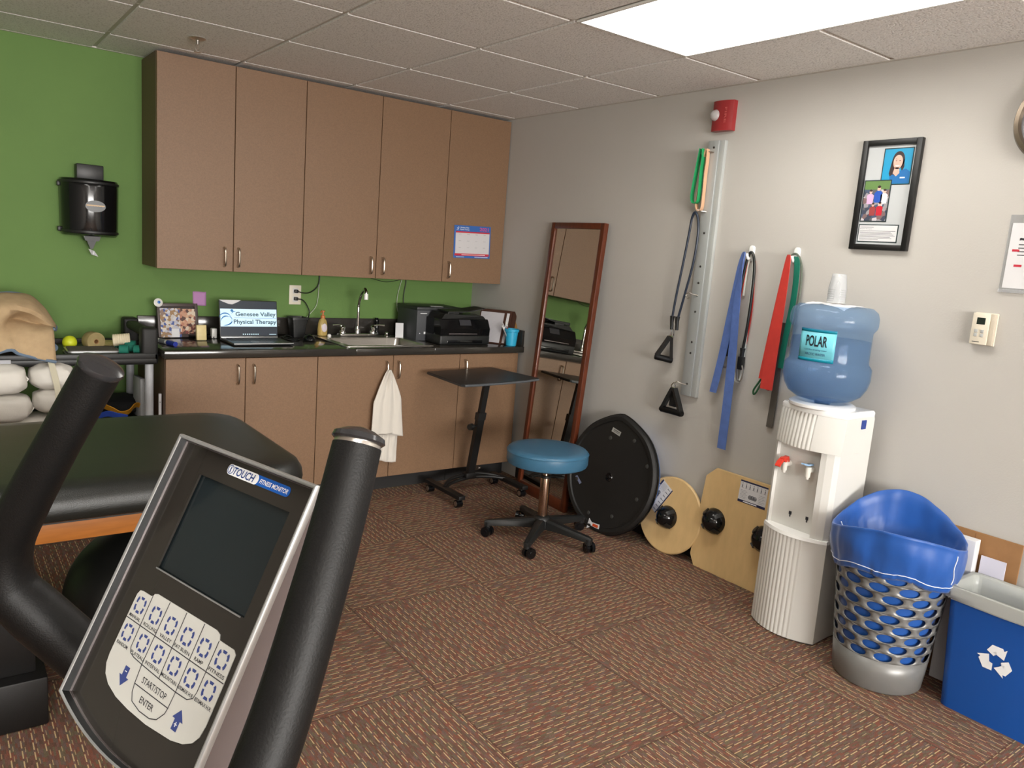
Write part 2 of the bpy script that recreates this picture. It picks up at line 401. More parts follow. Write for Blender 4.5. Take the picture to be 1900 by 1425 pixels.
lights_lab = ['lit recessed fluorescent ceiling light above the water cooler side of the room',
              'recessed fluorescent ceiling light over the treatment table', 'recessed fluorescent ceiling light behind the photographer, right row',
              'recessed fluorescent ceiling light behind the photographer, left row', 'recessed fluorescent ceiling light by the front wall, right row', 'recessed fluorescent ceiling light by the front wall, left row']
first = None
for (fx, fy), lb in zip(fixtures, lights_lab):
    if first is None:
        first = thing('ceiling_light', lb, 'ceiling light', 'recessed fluorescent lights')
        f = MB(); x0, x1, y0, y1 = fx+.012, fx+T-.012, fy+.012, fy+2*T-.012; zt = H+.12
        f.rings([[(x0, y0, H), (x1, y0, H), (x1, y1, H), (x0, y1, H)], [(x0+.05, y0+.03, zt), (x1-.05, y0+.03, zt), (x1-.05, y1-.03, zt), (x0+.05, y1-.03, zt)]], False, True)
        f.build('housing', panm, first, smooth=False, solid=.002)
        xc = (x0+x1)/2; d = MB()
        n = 14; R = []
        for y, k in ((y0+.07, .15), (y0+.075, .8), (y0+.10, 1), (y1-.10, 1), (y1-.075, .8), (y1-.07, .15)):
            R.append([(xc+.15*math.cos(PI*i/n), y, H+.10-.085*k*math.sin(PI*i/n)) for i in range(n+1)])
        d.rings(R, True, True, closed=True).build('diffuser', lampm, first)
        r = MB(); r.box(x0-.004, y0-.004, H-.003, x0+.008, y1+.004, H+.004); r.box(x1-.008, y0-.004, H-.003, x1+.004, y1+.004, H+.004)
        r.box(x0, y0-.004, H-.003, x1, y0+.008, H+.004); r.box(x0, y1-.008, H-.003, x1, y1+.004, H+.004)
        r.build('rim', panm, first, smooth=False)
    else:
        dup(first, (fx-fixtures[0][0], fy-fixtures[0][1], 0), lb)

# unseen window and area light added behind the camera to brighten ceiling and cabinets
struct(MB().box(-4.6, YF-.05, .85, -1.0, YF-.04, 2.05).build('added_window_1', mat('added_window_glass', (235, 240, 245), .05, alpha=((250, 250, 250), .06)), smooth=False))
al_ = bpy.data.lights.new('added_fill_light', 'AREA'); al_.shape = 'RECTANGLE'; al_.size = 3.5; al_.size_y = 1.15; al_.energy = FILL; al_.color = (1, .97, .93)
ao = bpy.data.objects.new('added_fill_light', al_); COL.objects.link(ao); ao.location = (-2.8, YF-.10, 1.45); ao.rotation_euler = (PI/2, 0, 0)
# sprinkler
t = thing('fire_sprinkler', 'small chrome fire sprinkler head hanging from the ceiling above the tall cabinets', 'sprinkler')
sx, sy = -2.03, -.70
MB().lathe([(.034, 0), (.036, -.004), (.024, -.010), (.012, -.012)], (sx, sy, H), 24).build('escutcheon', steel, t)
m = MB(); m.lathe([(.008, -.012), (.008, -.03), (.006, -.03)], (sx, sy, H), 12)
for s_ in (-1, 1): m.tube([(sx+s_*.007, sy, H-.028), (sx+s_*.012, sy, H-.042), (sx+s_*.003, sy, H-.058)], .0018, 6)
m.build('sprinkler_frame', steel, t); MB().lathe([(.004, -.056), (.015, -.060), (.015, -.062), (.003, -.063)], (sx, sy, H), 16).build('deflector', steel, t)

# ------------------------------------------------------------------ cabinets
def pull(parent, x, y, z0, z1):
    pts = smoothpts([(x, y, z0), (x, y-.022, z0+.004), (x, y-.030, z0+.018), (x, y-.032, (z0+z1)/2), (x, y-.030, z1-.018), (x, y-.022, z1-.004), (x, y, z1)], 4)
    m = MB(); m.tube(pts, .0052, 8); return m.build('handle', nick, parent)
def cabinet(name, label, x0, x1, yb, yf, z0, z1, doors, top, left_open=True, handles=None):
    t = thing(name, label, 'cabinet', None)
    m = MB()
    if top: m.box(x0+.001, yf+.022, z0, x1-.001, yb-.002, z1)
    else:
        m.box(x0+.001, yf+.022, z0, x0+.019, yb-.002, z1); m.box(x1-.019, yf+.022, z0, x1-.001, yb-.002, z1); m.box(x0+.019, yf+.022, z0, x1-.019, yb-.002, z0+.018)
        m.box(x0+.019, yb-.014, z0+.018, x1-.019, yb-.002, z1); m.box(x0+.019, yf+.022, z1-.03, x1-.019, yf+.036, z1)
    m.build('body', cabe, t, smooth=False)
    for (a, b_, hx) in doors:
        d = MB().box(a+.0018, yf, z0-.002 if top else z0, b_-.0018, yf+.020, z1-.004, .0012, 1).build('door', cab, t, smooth=False)
        pull(d, hx, yf, *( (1.262, 1.360) if top else (.687, .785)))
    return t
ZU0, ZU1, YU = 1.238, H-.012, -.336
cabinet('wall_cabinet', 'brown laminate wall cabinet over the laptop, leftmost of the upper row, two doors', -2.123, -1.369, 0, YU, ZU0, ZU1, [(-2.123, -1.746, -1.794), (-1.746, -1.369, -1.722)], True)
cabinet('wall_cabinet', 'brown laminate wall cabinet above the sink faucet, middle of the upper row', -1.369, -.457, 0, YU, ZU0, ZU1, [(-1.369, -.916, -.955), (-.916, -.457, -.877)], True)
cabinet('wall_cabinet', 'single-door brown laminate wall cabinet in the corner with a calendar on it', -.457, -.003, 0, YU, ZU0, ZU1, [(-.457, -.003, -.418)], True)
ZC = .862; YB = -.627
def basecab(lab, x0, x1, doors):
    t = cabinet('base_cabinet', lab, x0, x1, 0, YB, .1016, ZC-.040, doors, False)
    MB().box(x0+.002, -.54, 0, x1-.002, -.02, .1012).build('toe_kick', toe, t, smooth=False)
    return t
basecab('brown laminate base cabinet at the left end of the counter, below the laptop', -2.146, -1.379, [(-2.146, -1.764, -1.806), (-1.764, -1.379, -1.726)])
basecab('brown laminate base cabinet under the sink with a white towel on its door', -1.379, -.472, [(-1.379, -.924, -.971), (-.924, -.472, -.895)])
basecab('single-door brown laminate base cabinet in the corner behind the rolling laptop stand', -.472, -.028, [(-.472, -.028, -.437)])
t = thing('countertop', 'long black speckled countertop with backsplash running to the corner', 'countertop')
m = MB(); ZB = ZC-.038
m.box(-2.156, -.647, ZB, -1.165, -.001, ZC, .003); m.box(-.665, -.647, ZB, -.001, -.001, ZC, .003)
m.box(-1.166, -.647, ZB, -.664, -.555, ZC, .003); m.box(-1.166, -.215, ZB, -.664, -.001, ZC, .003)
m.build('worktop', ctr, t)
MB().box(-2.15, -.020, ZC, -.001, -.001, ZC+.1016, .003).build('backsplash', ctr, t)
MB().box(-.020, -.640, ZC, -.001, -.021, ZC+.1016, .003).build('side_splash', ctr, t)
# sink
t = thing('sink', 'stainless steel drop-in sink set into the black countertop', 'sink')
m = MB(); z = ZC+.003
def ringr(x0, y0, x1, y1, z, r): return [(x, y, z) for x, y in rrect(x0, y0, x1, y1, r, 4)]
m.rings([ringr(-1.205, -.590, -.625, -.075, ZC+.0005, .03), ringr(-1.202, -.587, -.628, -.078, z+.002, .028), ringr(-1.160, -.550, -.670, -.220, z+.001, .03),
         ringr(-1.155, -.545, -.675, -.225, z-.012, .035), ringr(-1.13, -.525, -.70, -.245, z-.16, .05), ringr(-1.05, -.47, -.78, -.30, z-.165, .03)], False, True)
m.build('basin', steel, t, solid=.0008, recalc=True)
MB().lathe([(.04, 0), (.045, .003), (.03, .004), (.02, .001)], (-.915, -.385, z-.1645), 24).build('drain', chrome, t)
# faucet
t = thing('faucet', 'chrome gooseneck faucet with two lever handles on the sink deck', 'faucet')
fy = -.135; zf = ZC+.006
m = MB(); m.box(-1.045, fy-.027, zf, -.79, fy+.027, zf+.016, .008, 3); m.build('base_plate', chrome, t)
pts = smoothpts([(-.920, fy, zf+.014), (-.920, fy, zf+.14), (-.920, fy-.002, zf+.20), (-.926, fy-.045, zf+.262), (-.938, fy-.11, zf+.296), (-.950, fy-.155, zf+.286), (-.953, fy-.165, zf+.262)], 6)
m = MB(); m.tube(pts, .0095, 14); m.lathe([(.019, .012), (.017, .03), (.012, .05), (.0095, .06)], (-.920, fy, zf), 20); m.build('spout', chrome, t)
MB().cyl((-.953, fy-.165, zf+.272), (-.954, fy-.168, zf+.238), .0125, seg=16).build('aerator', whiteg, t)
for s_, hx in ((-1, -1.02), (1, -.815)):
    m = MB(); m.lathe([(.021, .012), (.022, .022), (.015, .034), (.017, .045), (.017, .054), (.009, .062), (.006, .066)], (hx, fy, zf), 20)
    m.tube([(hx, fy, zf+.062), (hx+s_*.03, fy-.005, zf+.068), (hx+s_*.072, fy-.012, zf+.066)], [.005, .0042, .0055], 8)
    m.build('lever_handle', chrome, t)
m = MB(); m.lathe([(.017, 0), (.018, .004), (.012, .010), (.010, .020), (.013, .024), (.004, .027)], (-.727, fy-.02, ZC+.0055), 16)
tag(m.build('soap_dispenser_cap', chrome, None), 'small chrome cap on the sink deck right of the faucet', 'cap')
m = MB(); m.lathe([(.011, 0), (.012, .008), (.008, .014), (.002, .016)], (-1.118, fy-.03, ZC+.0055), 14)
tag(m.build('sink_hole_plug', whiteg, None), 'tiny white plug on the sink deck left of the faucet', 'plug')
# black scrub brush standing behind faucet
t = thing('dish_brush', 'black handled brush standing against the backsplash right of the faucet', 'brush')
MB().tube(smoothpts([(-.745, -.05, ZC+.001), (-.744, -.045, ZC+.04), (-.744, -.040, ZC+.085), (-.744, -.036, ZC+.108)], 4), [.010]*4+[.013]*4+[.016]*3+[.012]*2, 10).build('handle', blkg, t)
m = MB(); m.lathe([(.014, 0), (.02, .006), (.018, .018), (.012, .022)], (-.745, -.05, ZC+.0005), 14).build('bristles', blk, t)

# towel hanging on the sink cabinet handle
t = thing('hand_towel', 'white terry hand towel hanging from the sink cabinet door handle', 'towel')
def towel(ax0, ax1, z0, z1, yy, prof, sd):
    m = MB(); n = 26; k = 30
    def fn(u, v):
        w0, w1 = prof(v); x = ax0(v)+(ax1(v)-ax0(v))*u
        y = yy(v)+.012*math.sin(u*17+sd+v*2)*min(1, .3+(1-abs(2*u-1)))*(.35+.65*(1-v))+.004*noise.noise(Vector((u*6, v*5, sd)))
        return (x, y, z1+(z0-z1)*v+.012*math.sin(u*3+sd)*v)
    m.surf(fn, n, k); return m
xl = lambda v: -.978-.075*min(1, (v*2.1)**.8)-.018*v; xr = lambda v: -.962+.050*min(1, (v*2.4)**.8)+.045*v
m = towel(xl, xr, .355, .742, lambda v: -.672-.006*min(1, v*3), lambda v: (0, 1), .4)
m.build('front_layer', towelm, t, solid=.006)
m = towel(lambda v: -1.012+.004*v, lambda v: -.888-.004*v, .205, .46, lambda v: -.655, lambda v: (0, 1), 2.2)
m.build('back_layer', towelm, t, solid=.006)
MB(frame((0, -.6875, 0), (1, 0, 0), (0, 0, 1))).ribbon([(-1.03, .376, 0), (-.99, .372, .001), (-.94, .377, 0)], (0, .003, 0), .001).build('stitching', mat('towel_stitch', (150, 142, 132), .9), t)

# calendar on the corner door
F = frame((-.389, YU-.0012, 1.592), (.2775, 0, .008), (0.002, 0, 1)); t = thing('wall_calendar', 'blue and red bordered 2021 calendar magnet sheet on the corner wall cabinet door', 'calendar')
m = MB(F); m.box(0, -.203, 0, .278, 0, .0008); m.build('sheet', mat('calendar_blue', (52, 100, 172), .35), t, smooth=False)
m = MB(F); m.box(.012, -.175, .0008, .270, -.038, .0012); m.build('date_grid', mat('calendar_white', (205, 203, 205), .4), t, smooth=False)
m = MB(F); m.box(.012, -.046, .0012, .270, -.037, .0015); m.box(.008, -.189, .0012, .270, -.175, .0015); m.build('red_band', inkr, t, smooth=False)
m = MB(F); text_into(m, 'Genesee Valley', .078, -.014, w=.066, z=.0016, bold=.01); text_into(m, 'Physical Therapy', .078, -.026, w=.07, z=.0016, bold=.01)
scribble(m, .02, .08, -.196, .003, .0016, 8); m.box(.16, -.197, .0012, .262, -.194, .0016); m.box(.06, -.184, .0015, .24, -.181, .0018)
m.tube([(.018, -.030, .0016), (.024, -.024, .0016), (.030, -.02, .0016), (.036, -.014, .0016)], .0012, 6); m.tube([(.02, -.018, .0016), (.027, -.016, .0016), (.031, -.021, .0016), (.028, -.031, .0016)], .0012, 6); m.lathe([(.0025, .0014), (.0025, .0018)], (.032, -.010, 0), 10)
m.build('heading_lettering', whiteink, t, smooth=False)
m = MB(F); text_into(m, '2021', .226, -.019, w=.068, h=.022, z=.0016, bold=.02); m.build('year_lettering', mat('pink_ink', (206, 70, 128), .5), t, smooth=False)
m = MB(F)
for r_ in range(3):
    for c_ in range(4): text_into(m, ['JAN', 'FEB', 'MAR', 'APR', 'MAY', 'JUN', 'JUL', 'AUG', 'SEP', 'OCT', 'NOV', 'DEC'][r_*4+c_], .045+.062*c_, -.055-.041*r_, w=.018, h=.004, z=.0016)
m.build('month_lettering', mat('grey_ink', (110, 112, 120), .6), t, smooth=False)

# ------------------------------------------------------------------ back wall things
t = thing('power_outlet', 'ivory duplex power outlet on the green wall over the backsplash', 'outlet')
F = at(BACK, -1.275, 1.099)
MB(F).box(-.037, -.058, 0, .037, .058, .005, .003).build('cover_plate', ivory, t)
m = MB(F)
for s_ in (-1, 1): m.box(-.016, s_*.025-.017, .005, .016, s_*.025+.017, .007, .003)
m.build('receptacle', white, t)
for nm, z0, pts in (('upper', 1.122, [(-1.268, -.030, 1.122), (-1.235, -.036, 1.114), (-1.19, -.025, 1.118), (-1.15, -.02, 1.145), (-1.132, -.018, 1.18), (-1.130, -.02, 1.237)]),
                    ('lower', 1.077, [(-1.268, -.030, 1.077), (-1.245, -.036, 1.074), (-1.22, -.032, 1.055), (-1.195, -.03, 1.01), (-1.20, -.04, .975), (-1.225, -.07, .935), (-1.26, -.11, .91)])):
    t = thing('plugged_cable', ('black power cord from the upper outlet socket running up under the cabinet' if nm == 'upper' else 'black power cord from the lower outlet socket dropping behind the black pot'), 'cord')
    m = MB(); m.box(-1.286, -.032, z0-.010, -1.264, -.0075, z0+.010, .004); m.build('plug', blk, t)
    MB().tube(smoothpts(pts, 6), .0032, 8).build('cable', blk, t)
t = tag(MB().tube(smoothpts([(-1.128, -.012, 1.215), (-1.13, -.012, 1.16), (-1.134, -.012, 1.08), (-1.15, -.02, 1.03), (-1.19, -.025, .985), (-1.225, -.03, .95)], 6), .0016, 6).build('white_cable', whitetube), 'thin white cable hanging in a curve beside the soap bottle', 'cord')
tag(MB().tube(smoothpts([(-.533, -.012, 1.237), (-.530, -.012, 1.20), (-.540, -.012, 1.14), (-.545, -.02, 1.08), (-.538, -.03, 1.03)], 6), .0026, 6).build('black_cable', blk), 'black cable dropping from the cabinet behind the dark box', 'cord')
tag(MB().tube(smoothpts([(-.557, -.010, 1.236), (-.585, -.012, 1.13), (-.59, -.015, 1.05), (-.575, -.02, .99), (-.56, -.025, .965)], 6), .0015, 6).build('thin_cable', whitetube), 'thin pale cable curving down left of the dark box', 'cord')
tag(MB().tube(smoothpts([(-.93, -.28, 1.2365), (-.86, -.26, 1.222), (-.80, -.25, 1.214), (-.74, -.26, 1.224), (-.70, -.27, 1.2365)], 6), .002, 6).build('drooping_cable', blk), 'black cable drooping below the wall cabinet over the faucet', 'cord')
m = MB(BACK); R = []
m.surf(lambda u, v: (-1.863+.072*u, 1.023+.077*v+.001*math.sin(u*6), .0015+.006*(1-v)**2), 6, 6)
tag(m.build('sticky_note', mat('lilac_paper', (188, 138, 186), .8), solid=.0004), 'lilac square sticky note on the green wall left of the laptop', 'sticky note')

# paper towel dispenser
t = thing('paper_towel_dispenser', 'glossy black rounded paper towel dispenser on the green wall', 'paper towel dispenser')
F = at(BACK, -2.375, 1.51)
def halfplan(r, d, z, n=16): return [(-r*math.cos(PI*i/n)*-1, z, .02+d*math.sin(PI*i/n)**.75) for i in range(n+1)]
def disp(hw, d, z): return [(x, z, y) for x, y in [(hw, 0), (hw, .05)]+[(hw*math.cos(PI*i/18)**1 if 0 else hw*math.cos(PI*i/18), .05+d*math.sin(PI*i/18)) for i in range(1, 18)]+[(-hw, .05), (-hw, 0)]]
MB(F).rings([disp(.118, .10, -.142), disp(.126, .122, -.132), disp(.128, .128, -.10), disp(.131, .130, .10), disp(.131, .128, .118), disp(.126, .118, .134)]).build('cover', blkg, t)
MB(F).rings([disp(.133, .134, .112), disp(.134, .136, .118), disp(.133, .134, .124)]).build('lid_rim', blk, t)
MB(F).rings([disp(.130, .130, -.128), disp(.131, .132, -.122), disp(.130, .130, -.116)]).build('lower_rim', blk, t)
m = MB(F)
for zz in (.105, -.115): m.box(-.142, zz-.012, .03, -.126, zz+.012, .055, .004)
m.build('hinge', blk, t)
m = MB(F); m.lathe([(.030, 0), (.034, .004), (.030, .008)], (0, 0, 0), 8)
FF = at(BACK, -2.368, 1.515, .177)
m = MB(FF); m.rings([[(x*.050, y*.028, z_) for x, y in [(math.cos(a*PI/12)*.9, math.sin(a*PI/12)) for a in range(24)]] for z_ in (-.006, .004, .006)]); m.build('badge', mat('dark_badge', (34, 38, 38), .3), t)
m = MB(FF); scribble(m, -.040, .040, .003, .008, .0068, 10); m.build('badge_lettering', mat('gold_ink', (206, 176, 140), .5), t, smooth=False)
m = MB(F); m.prism([(-.03, -.165), (.03, -.165), (.04, -.14), (-.04, -.14)], .05, .12); m.prism([(-.006, -.205), (.006, -.205), (.022, -.163), (-.022, -.163)], .06, .10); m.build('outlet_chute', blk, t, smooth=False)
m = MB(F); m.surf(lambda u, v: (-.014+.030*u+.014*v, -.205-.028*v-.010*u, .08+.012*math.sin(u*5+v*3)), 6, 6); m.build('paper_end', paper, t, solid=.001)
m = MB(F); m.box(-.060, .136, .012, .060, .208, .085, .004); tag(m.build('black_box', blk), 'small black box sitting on top of the paper towel dispenser', 'box')

# ------------------------------------------------------------------ things on the counter
# picture frame
t = thing('picture_frame', 'dark picture frame with taped snapshots standing at the left end of the counter', 'picture frame')
F = frame((-2.078, -.165, ZC+.001), (1, .10, 0), (0, .18, 1))
m = MB(F); W_, H_ = .212, .182
m.box(0, 0, -.012, W_, H_, .0); m.build('backing', mat('dark_backing', (60, 54, 52), .7), t, smooth=False)
m = MB(F); fw_ = .018
m.box(0, 0, .0, fw_, H_, .012, .002); m.box(W_-fw_, 0, 0, W_, H_, .012, .002); m.box(fw_, 0, 0, W_-fw_, fw_, .012, .002); m.box(fw_, H_-fw_, 0, W_-fw_, H_, .012, .002)
m.build('frame_moulding', mat('dark_umber_wood', (72, 60, 58), .45), t)
m = MB(F); m.box(.012, -.0, .0125, .118, .155, .0135); m.build('snapshot', blotchy('beach_snapshot', [(198, 196, 200), (176, 176, 190), (152, 120, 84), (206, 198, 186), (66, 86, 150), (190, 184, 180), (134, 112, 100)], 75), t, smooth=False)
m = MB(F); m.box(.113, .018, .014, .195, .152, .015); m.build('snapshot', blotchy('people_snapshot', [(176, 120, 96), (120, 60, 56), (198, 160, 130), (206, 190, 170), (84, 56, 50), (188, 142, 116)], 65), t, smooth=False)
m = MB(F); m.box(.066, .0, .0155, .106, .045, .017); m.build('white_card', paper, t, smooth=False)
m = MB(F); m.lathe([(.0225, 0), (.0225, .003), (.019, .004)], (.006, H_+.002, .014), 24); ob = m.build('round_magnet', white, t)
m = MB(F); m.lathe([(.008, .004), (.006, .0055)], (.009, H_+.004, .014), 12); m.build('magnet_print', printblue, ob)
# cream soap box
m = MB(frame((-1.917, -.275, ZC+.0005), (1, .05, 0), (0, .10, 1))); m.box(0, 0, 0, .052, .082, .022, .005, 3)
tag(m.build('plastic_case', mat('cream_plastic', (214, 196, 142), .4, noise_amt=.08, noise_scale=30)), 'cream plastic case leaning in front of the picture frame', 'case')
# marker
t = thing('marker_pen', 'thick white dry-erase marker with blue cap on the counter left end', 'marker')
a, b2 = Vector((-2.118, -.335, ZC+.0125)), Vector((-2.072, -.505, ZC+.0125)); d_ = (b2-a).normalized()
MB().cyl(a, a+d_*.115, .010, .011, 16).build('barrel', white, t); MB().cyl(a+d_*.105, b2, .0125, .0120, 16).build('cap', mat('marker_blue', (34, 50, 140), .35), t)
MB().cyl(a+d_*.03, a+d_*.085, .0113, .0116, 16).build('printed_label', mat('marker_label', (120, 122, 128), .5), t)
# coiled charger
t = thing('charger', 'black coiled charger cable with white plug body behind the laptop', 'charger')
m = MB(); m.tube(smoothpts([(-1.90, -.16, ZC+.006), (-1.87, -.12, ZC+.02), (-1.83, -.15, ZC+.03), (-1.85, -.20, ZC+.02), (-1.90, -.19, ZC+.012), (-1.92, -.14, ZC+.008), (-1.86, -.10, ZC+.008), (-1.82, -.16, ZC+.006), (-1.80, -.20, ZC+.006)], 6), .0055, 8).build('cable', blk, t)
MB().box(-1.812, -.20, ZC+.0005, -1.785, -.16, ZC+.055, .004).build('adapter', white, t)
# laptop
t = thing('laptop', 'open black laptop on the counter showing a blue logo on its lit screen', 'laptop')
m = MB(); m.box(-1.795, -.526, ZC+.004, -1.475, -.285, ZC+.017, .005, 3); m.build('base', mat('laptop_black', (32, 33, 36), .35), t)
MB().box(-1.793, -.5265, ZC+.013, -1.477, -.524, ZC+.0172).build('front_trim', silver, t); MB().box(-1.79, -.292, ZC+.014, -1.48, -.285, ZC+.022, .002).build('hinge_bar', silver, t)
m = MB()
for r_ in range(5):
    for c_ in range(13): m.box(-1.772+.0212*c_, -.318-.0212*r_-.018, ZC+.0171, -1.772+.0212*c_+.0175, -.318-.0212*r_, ZC+.0185)
m.build('keyboard', blk, t, smooth=False)
m = MB(); m.box(-1.69, -.515, ZC+.0171, -1.58, -.445, ZC+.0175); m.build('touchpad', mat('touchpad_grey', (90, 90, 92), .2), t, smooth=False)
F = frame((-1.793, -.283, ZC+.014), (1, 0, 0), (0, .17, 1))
sc = MB(F).box(0, 0, -.007, .318, .205, 0, .003).build('screen_lid', blk, t)
m = MB(F); m.box(.004, .012, .0001, .314, .201, .0008); m.build('display', screend, sc, smooth=False)
m = MB(F); m.box(.005, .062, .0008, .313, .158, .0012); m.build('logo_field', screenw, sc, smooth=False)
m = MB(F)
def swoosh(pts, w0): m.rings([[p+Vector((0, 0, 0))+q for q in (Vector((0, -w*.5, 0)), Vector((0, w*.5, 0)))] for p, w in [(p, w0*math.sin(PI*(i+.6)/(len(pts)+.4))) for i, p in enumerate(pts)]], False, False, closed=False)
def arcpts(cx, cy, rx, ry, a0, a1, n=14): return [Vector((cx+rx*math.cos(math.radians(a0+(a1-a0)*i/n)), cy+ry*math.sin(math.radians(a0+(a1-a0)*i/n)), .0016)) for i in range(n+1)]
swoosh(arcpts(.030, .102, .034, .032, 165, 20), .007); swoosh(arcpts(.036, .084, .030, .034, 205, 60), .008); swoosh(arcpts(.032, .096, .036, .026, 60, -80), .009)
swoosh(arcpts(.010, .092, .055, .026, 20, -80), .007); swoosh(arcpts(.084, .128, .020, .016, 180, 80), .005)
for i in range(1): m.lathe([(.0075, .0012), (.0075, .0016)], (.067, .149, 0), 18)
m.box(.078, .1085, .0012, .312, .1098, .0015); m.build('logo_figure', screenb, sc, smooth=False)
m = MB(F); text_into(m, 'Genesee Valley', .197, .127, w=.222, h=.030, z=.0016, bold=.022); text_into(m, 'Physical Therapy', .193, .085, w=.236, h=.030, z=.0016, bold=.022); m.build('logo_lettering', screeng, sc, smooth=False)
m = MB(F)
for i in range(8): m.lathe([(.0035, .0009), (.0035, .0012)], (.125+.0115*i, .020, 0), 10)
m.box(.268, .018, .0009, .308, .021, .0012); m.build('taskbar_icons', screenw, sc, smooth=False)
m = MB(F); m.prism([(.0, .206), (.118, .206), (.098, .194), (.070, .182), (.052, .184), (.020, .196)], .0009, .0016); tag(m.build('paper_scrap', paper, None, smooth=False), 'torn white paper taped over the top left corner of the laptop screen', 'paper')
# mouse
m = MB(); m.ell((-1.300, -.300, ZC+.004), .032, .048, .032, 20, 10)
for v in list(m.bm.verts):
    if v.co.z < ZC+.0008: v.co.z = ZC+.0008
tag(m.build('computer_mouse', blkg), 'glossy black computer mouse on the counter right of the laptop', 'computer mouse')
# black pot with stuff
t = thing('pencil_pot', 'square black plastic pot holding a cable, between laptop and soap', 'pot')
m = MB()
def sq(c, h, z): return [(x, y, z) for x, y in rrect(c[0]-h, c[1]-h, c[0]+h, c[1]+h, .006, 3)]
cc = (-1.305, -.13); m.rings([sq(cc, .034, ZC+.0005), sq(cc, .045, ZC+.105), sq(cc, .050, ZC+.105), sq(cc, .050, ZC+.118), sq(cc, .045, ZC+.118), sq(cc, .034, ZC+.006)]).build('pot_body', blk, t)
# messy cables near the laptop
tag(MB().tube(smoothpts([(-1.46, -.24, ZC+.003), (-1.42, -.20, ZC+.01), (-1.38, -.24, ZC+.004), (-1.35, -.28, ZC+.003), (-1.40, -.31, ZC+.004), (-1.44, -.27, ZC+.012), (-1.40, -.22, ZC+.022), (-1.36, -.20, ZC+.006)], 6), .0028, 8).build('tangled_cable', blk), 'tangled black cable lying between the laptop and the mouse', 'cord')
# soap bottle
t = thing('soap_bottle', 'clear pump bottle of yellow hand soap beside the sink', 'soap bottle')
cc = (-1.150, -.135, ZC+.0065)
MB().lathe([(.024, 0), (.030, .004), (.031, .04), (.028, .075), (.022, .095), (.012, .105), (.012, .11)], cc, 24, sy=.7).build('bottle', mat('soap_bottle_plastic', (214, 190, 120), .12, alpha=((230, 214, 160), .55)), t)
MB().lathe([(.022, .004), (.027, .008), (.028, .045), (.026, .052)], cc, 20, sy=.66).build('soap', mat('yellow_soap', (206, 172, 70), .2), t)
m = MB(); m.ell((cc[0]+.004, cc[1]-.0205, cc[2]+.05), .017, .004, .026, 18, 10); m.build('label', mat('soap_label', (206, 196, 204), .4), t)
m = MB(); m.lathe([(.013, .106), (.013, .122), (.006, .124), (.005, .142), (.012, .144), (.012, .152), (.004, .153)], cc, 16); m.tube([(cc[0], cc[1], cc[2]+.148), (cc[0]-.012, cc[1]-.012, cc[2]+.148), (cc[0]-.024, cc[1]-.022, cc[2]+.143)], .004, 8)
m.build('pump', mat('amber_pump', (190, 112, 60), .35), t)
# dark box
t = thing('storage_box', 'large dark grey box with small white marks behind the printer', 'box')
F = frame((-.628, -.352, ZC+.0005), (1, -.03, 0), (.03, 1, 0))
greybox = mat('charcoal_board', (58, 60, 64), .55)
MB(F).box(0, 0, 0, .33, .27, .205, .006).build('box_body', greybox, t)
MB(F).box(-.003, -.003, .190, .333, .273, .212, .005).build('lid', mat('dark_lid', (38, 40, 42), .45), t)
Ff = F @ Matrix(((1, 0, 0, 0), (0, 0, -1, -.0005), (0, 1, 0, 0), (0, 0, 0, 1)))
m = MB(Ff); scribble(m, .022, .068, .172, .005, .0005, 7); m.lathe([(.003, .0002), (.003, .0006)], (.024, .048, 0), 10); m.box(.052, .044, .0002, .064, .058, .0006); m.build('printed_marks', whiteink, t, smooth=False)
m = MB(F); m.prism([(.12, .05), (.20, .03), (.21, .08), (.14, .10)], .2125, .2135); tag(m.build('paper_slip', paper, None, smooth=False), 'white paper slip lying on top of the dark grey box', 'paper')
m = MB(frame((-.690, -.20, ZC+.0005), (1, -.3, 0), (.15, .1, 1))); m.box(0, 0, 0, .05, .095, .002); tag(m.build('folded_card', paper, None, smooth=False), 'white folded card leaning on the left side of the dark grey box', 'card')
# printer
t = thing('printer', 'black all-in-one printer with raised feeder lid on the right of the counter', 'printer')
F = frame((-.575, -.548, ZC+.0005), (1, -.03, 0), (.03, 1, 0)) @ Matrix.Diagonal((1.02, .60, 1, 1))
m = MB(F); m.box(0, 0, 0, .355, .30, .062, .012, 3); m.build('lower_body', blk, t)
prof = [(.008, .055), (.0, .10), (.045, .150), (.06, .158), (.30, .158), (.30, .055)]
m = MB(F); m.rings([[(x, y, z_) for y, z_ in prof] for x in (.004, .351)]); m.build('control_head', blkg, t, smooth=False)
m = MB(F); m.rings([[(.022, .05, .157), (.335, .05, .157), (.345, .29, .157), (.012, .29, .157)], [(.05, .07, .188), (.325, .08, .176), (.335, .28, .180), (.03, .28, .196)]]).build('document_feeder', blk, t, smooth=False)
m = MB(F); m.rings([[(.07, .06, .196), (.07, .28, .2), (.07, .28, .206), (.07, .06, .202)], [(.20, .05, .200), (.20, .27, .206), (.20, .27, .212), (.20, .05, .206)], [(.315, .04, .222), (.315, .25, .226), (.315, .25, .230), (.315, .04, .227)], [(.33, .06, .224), (.33, .22, .228), (.33, .22, .230), (.33, .06, .227)]]); m.box(.08, .10, .18, .16, .25, .20, .004); m.build('input_tray_lid', blk, t, smooth=False)
Ff = F @ Matrix(((1, 0, 0, 0), (0, .67, -.74, .018), (0, .74, .67, .116), (0, 0, 0, 1)))
m = MB(Ff); m.box(.14, .0, .006, .22, .045, .0075); m.build('touch_display', mat('printer_display', (58, 58, 62), .15), t, smooth=False)
m = MB(F); m.box(.06, -.008, .066, .26, .004, .073, .003); m.build('output_slot_rail', silverd, t)
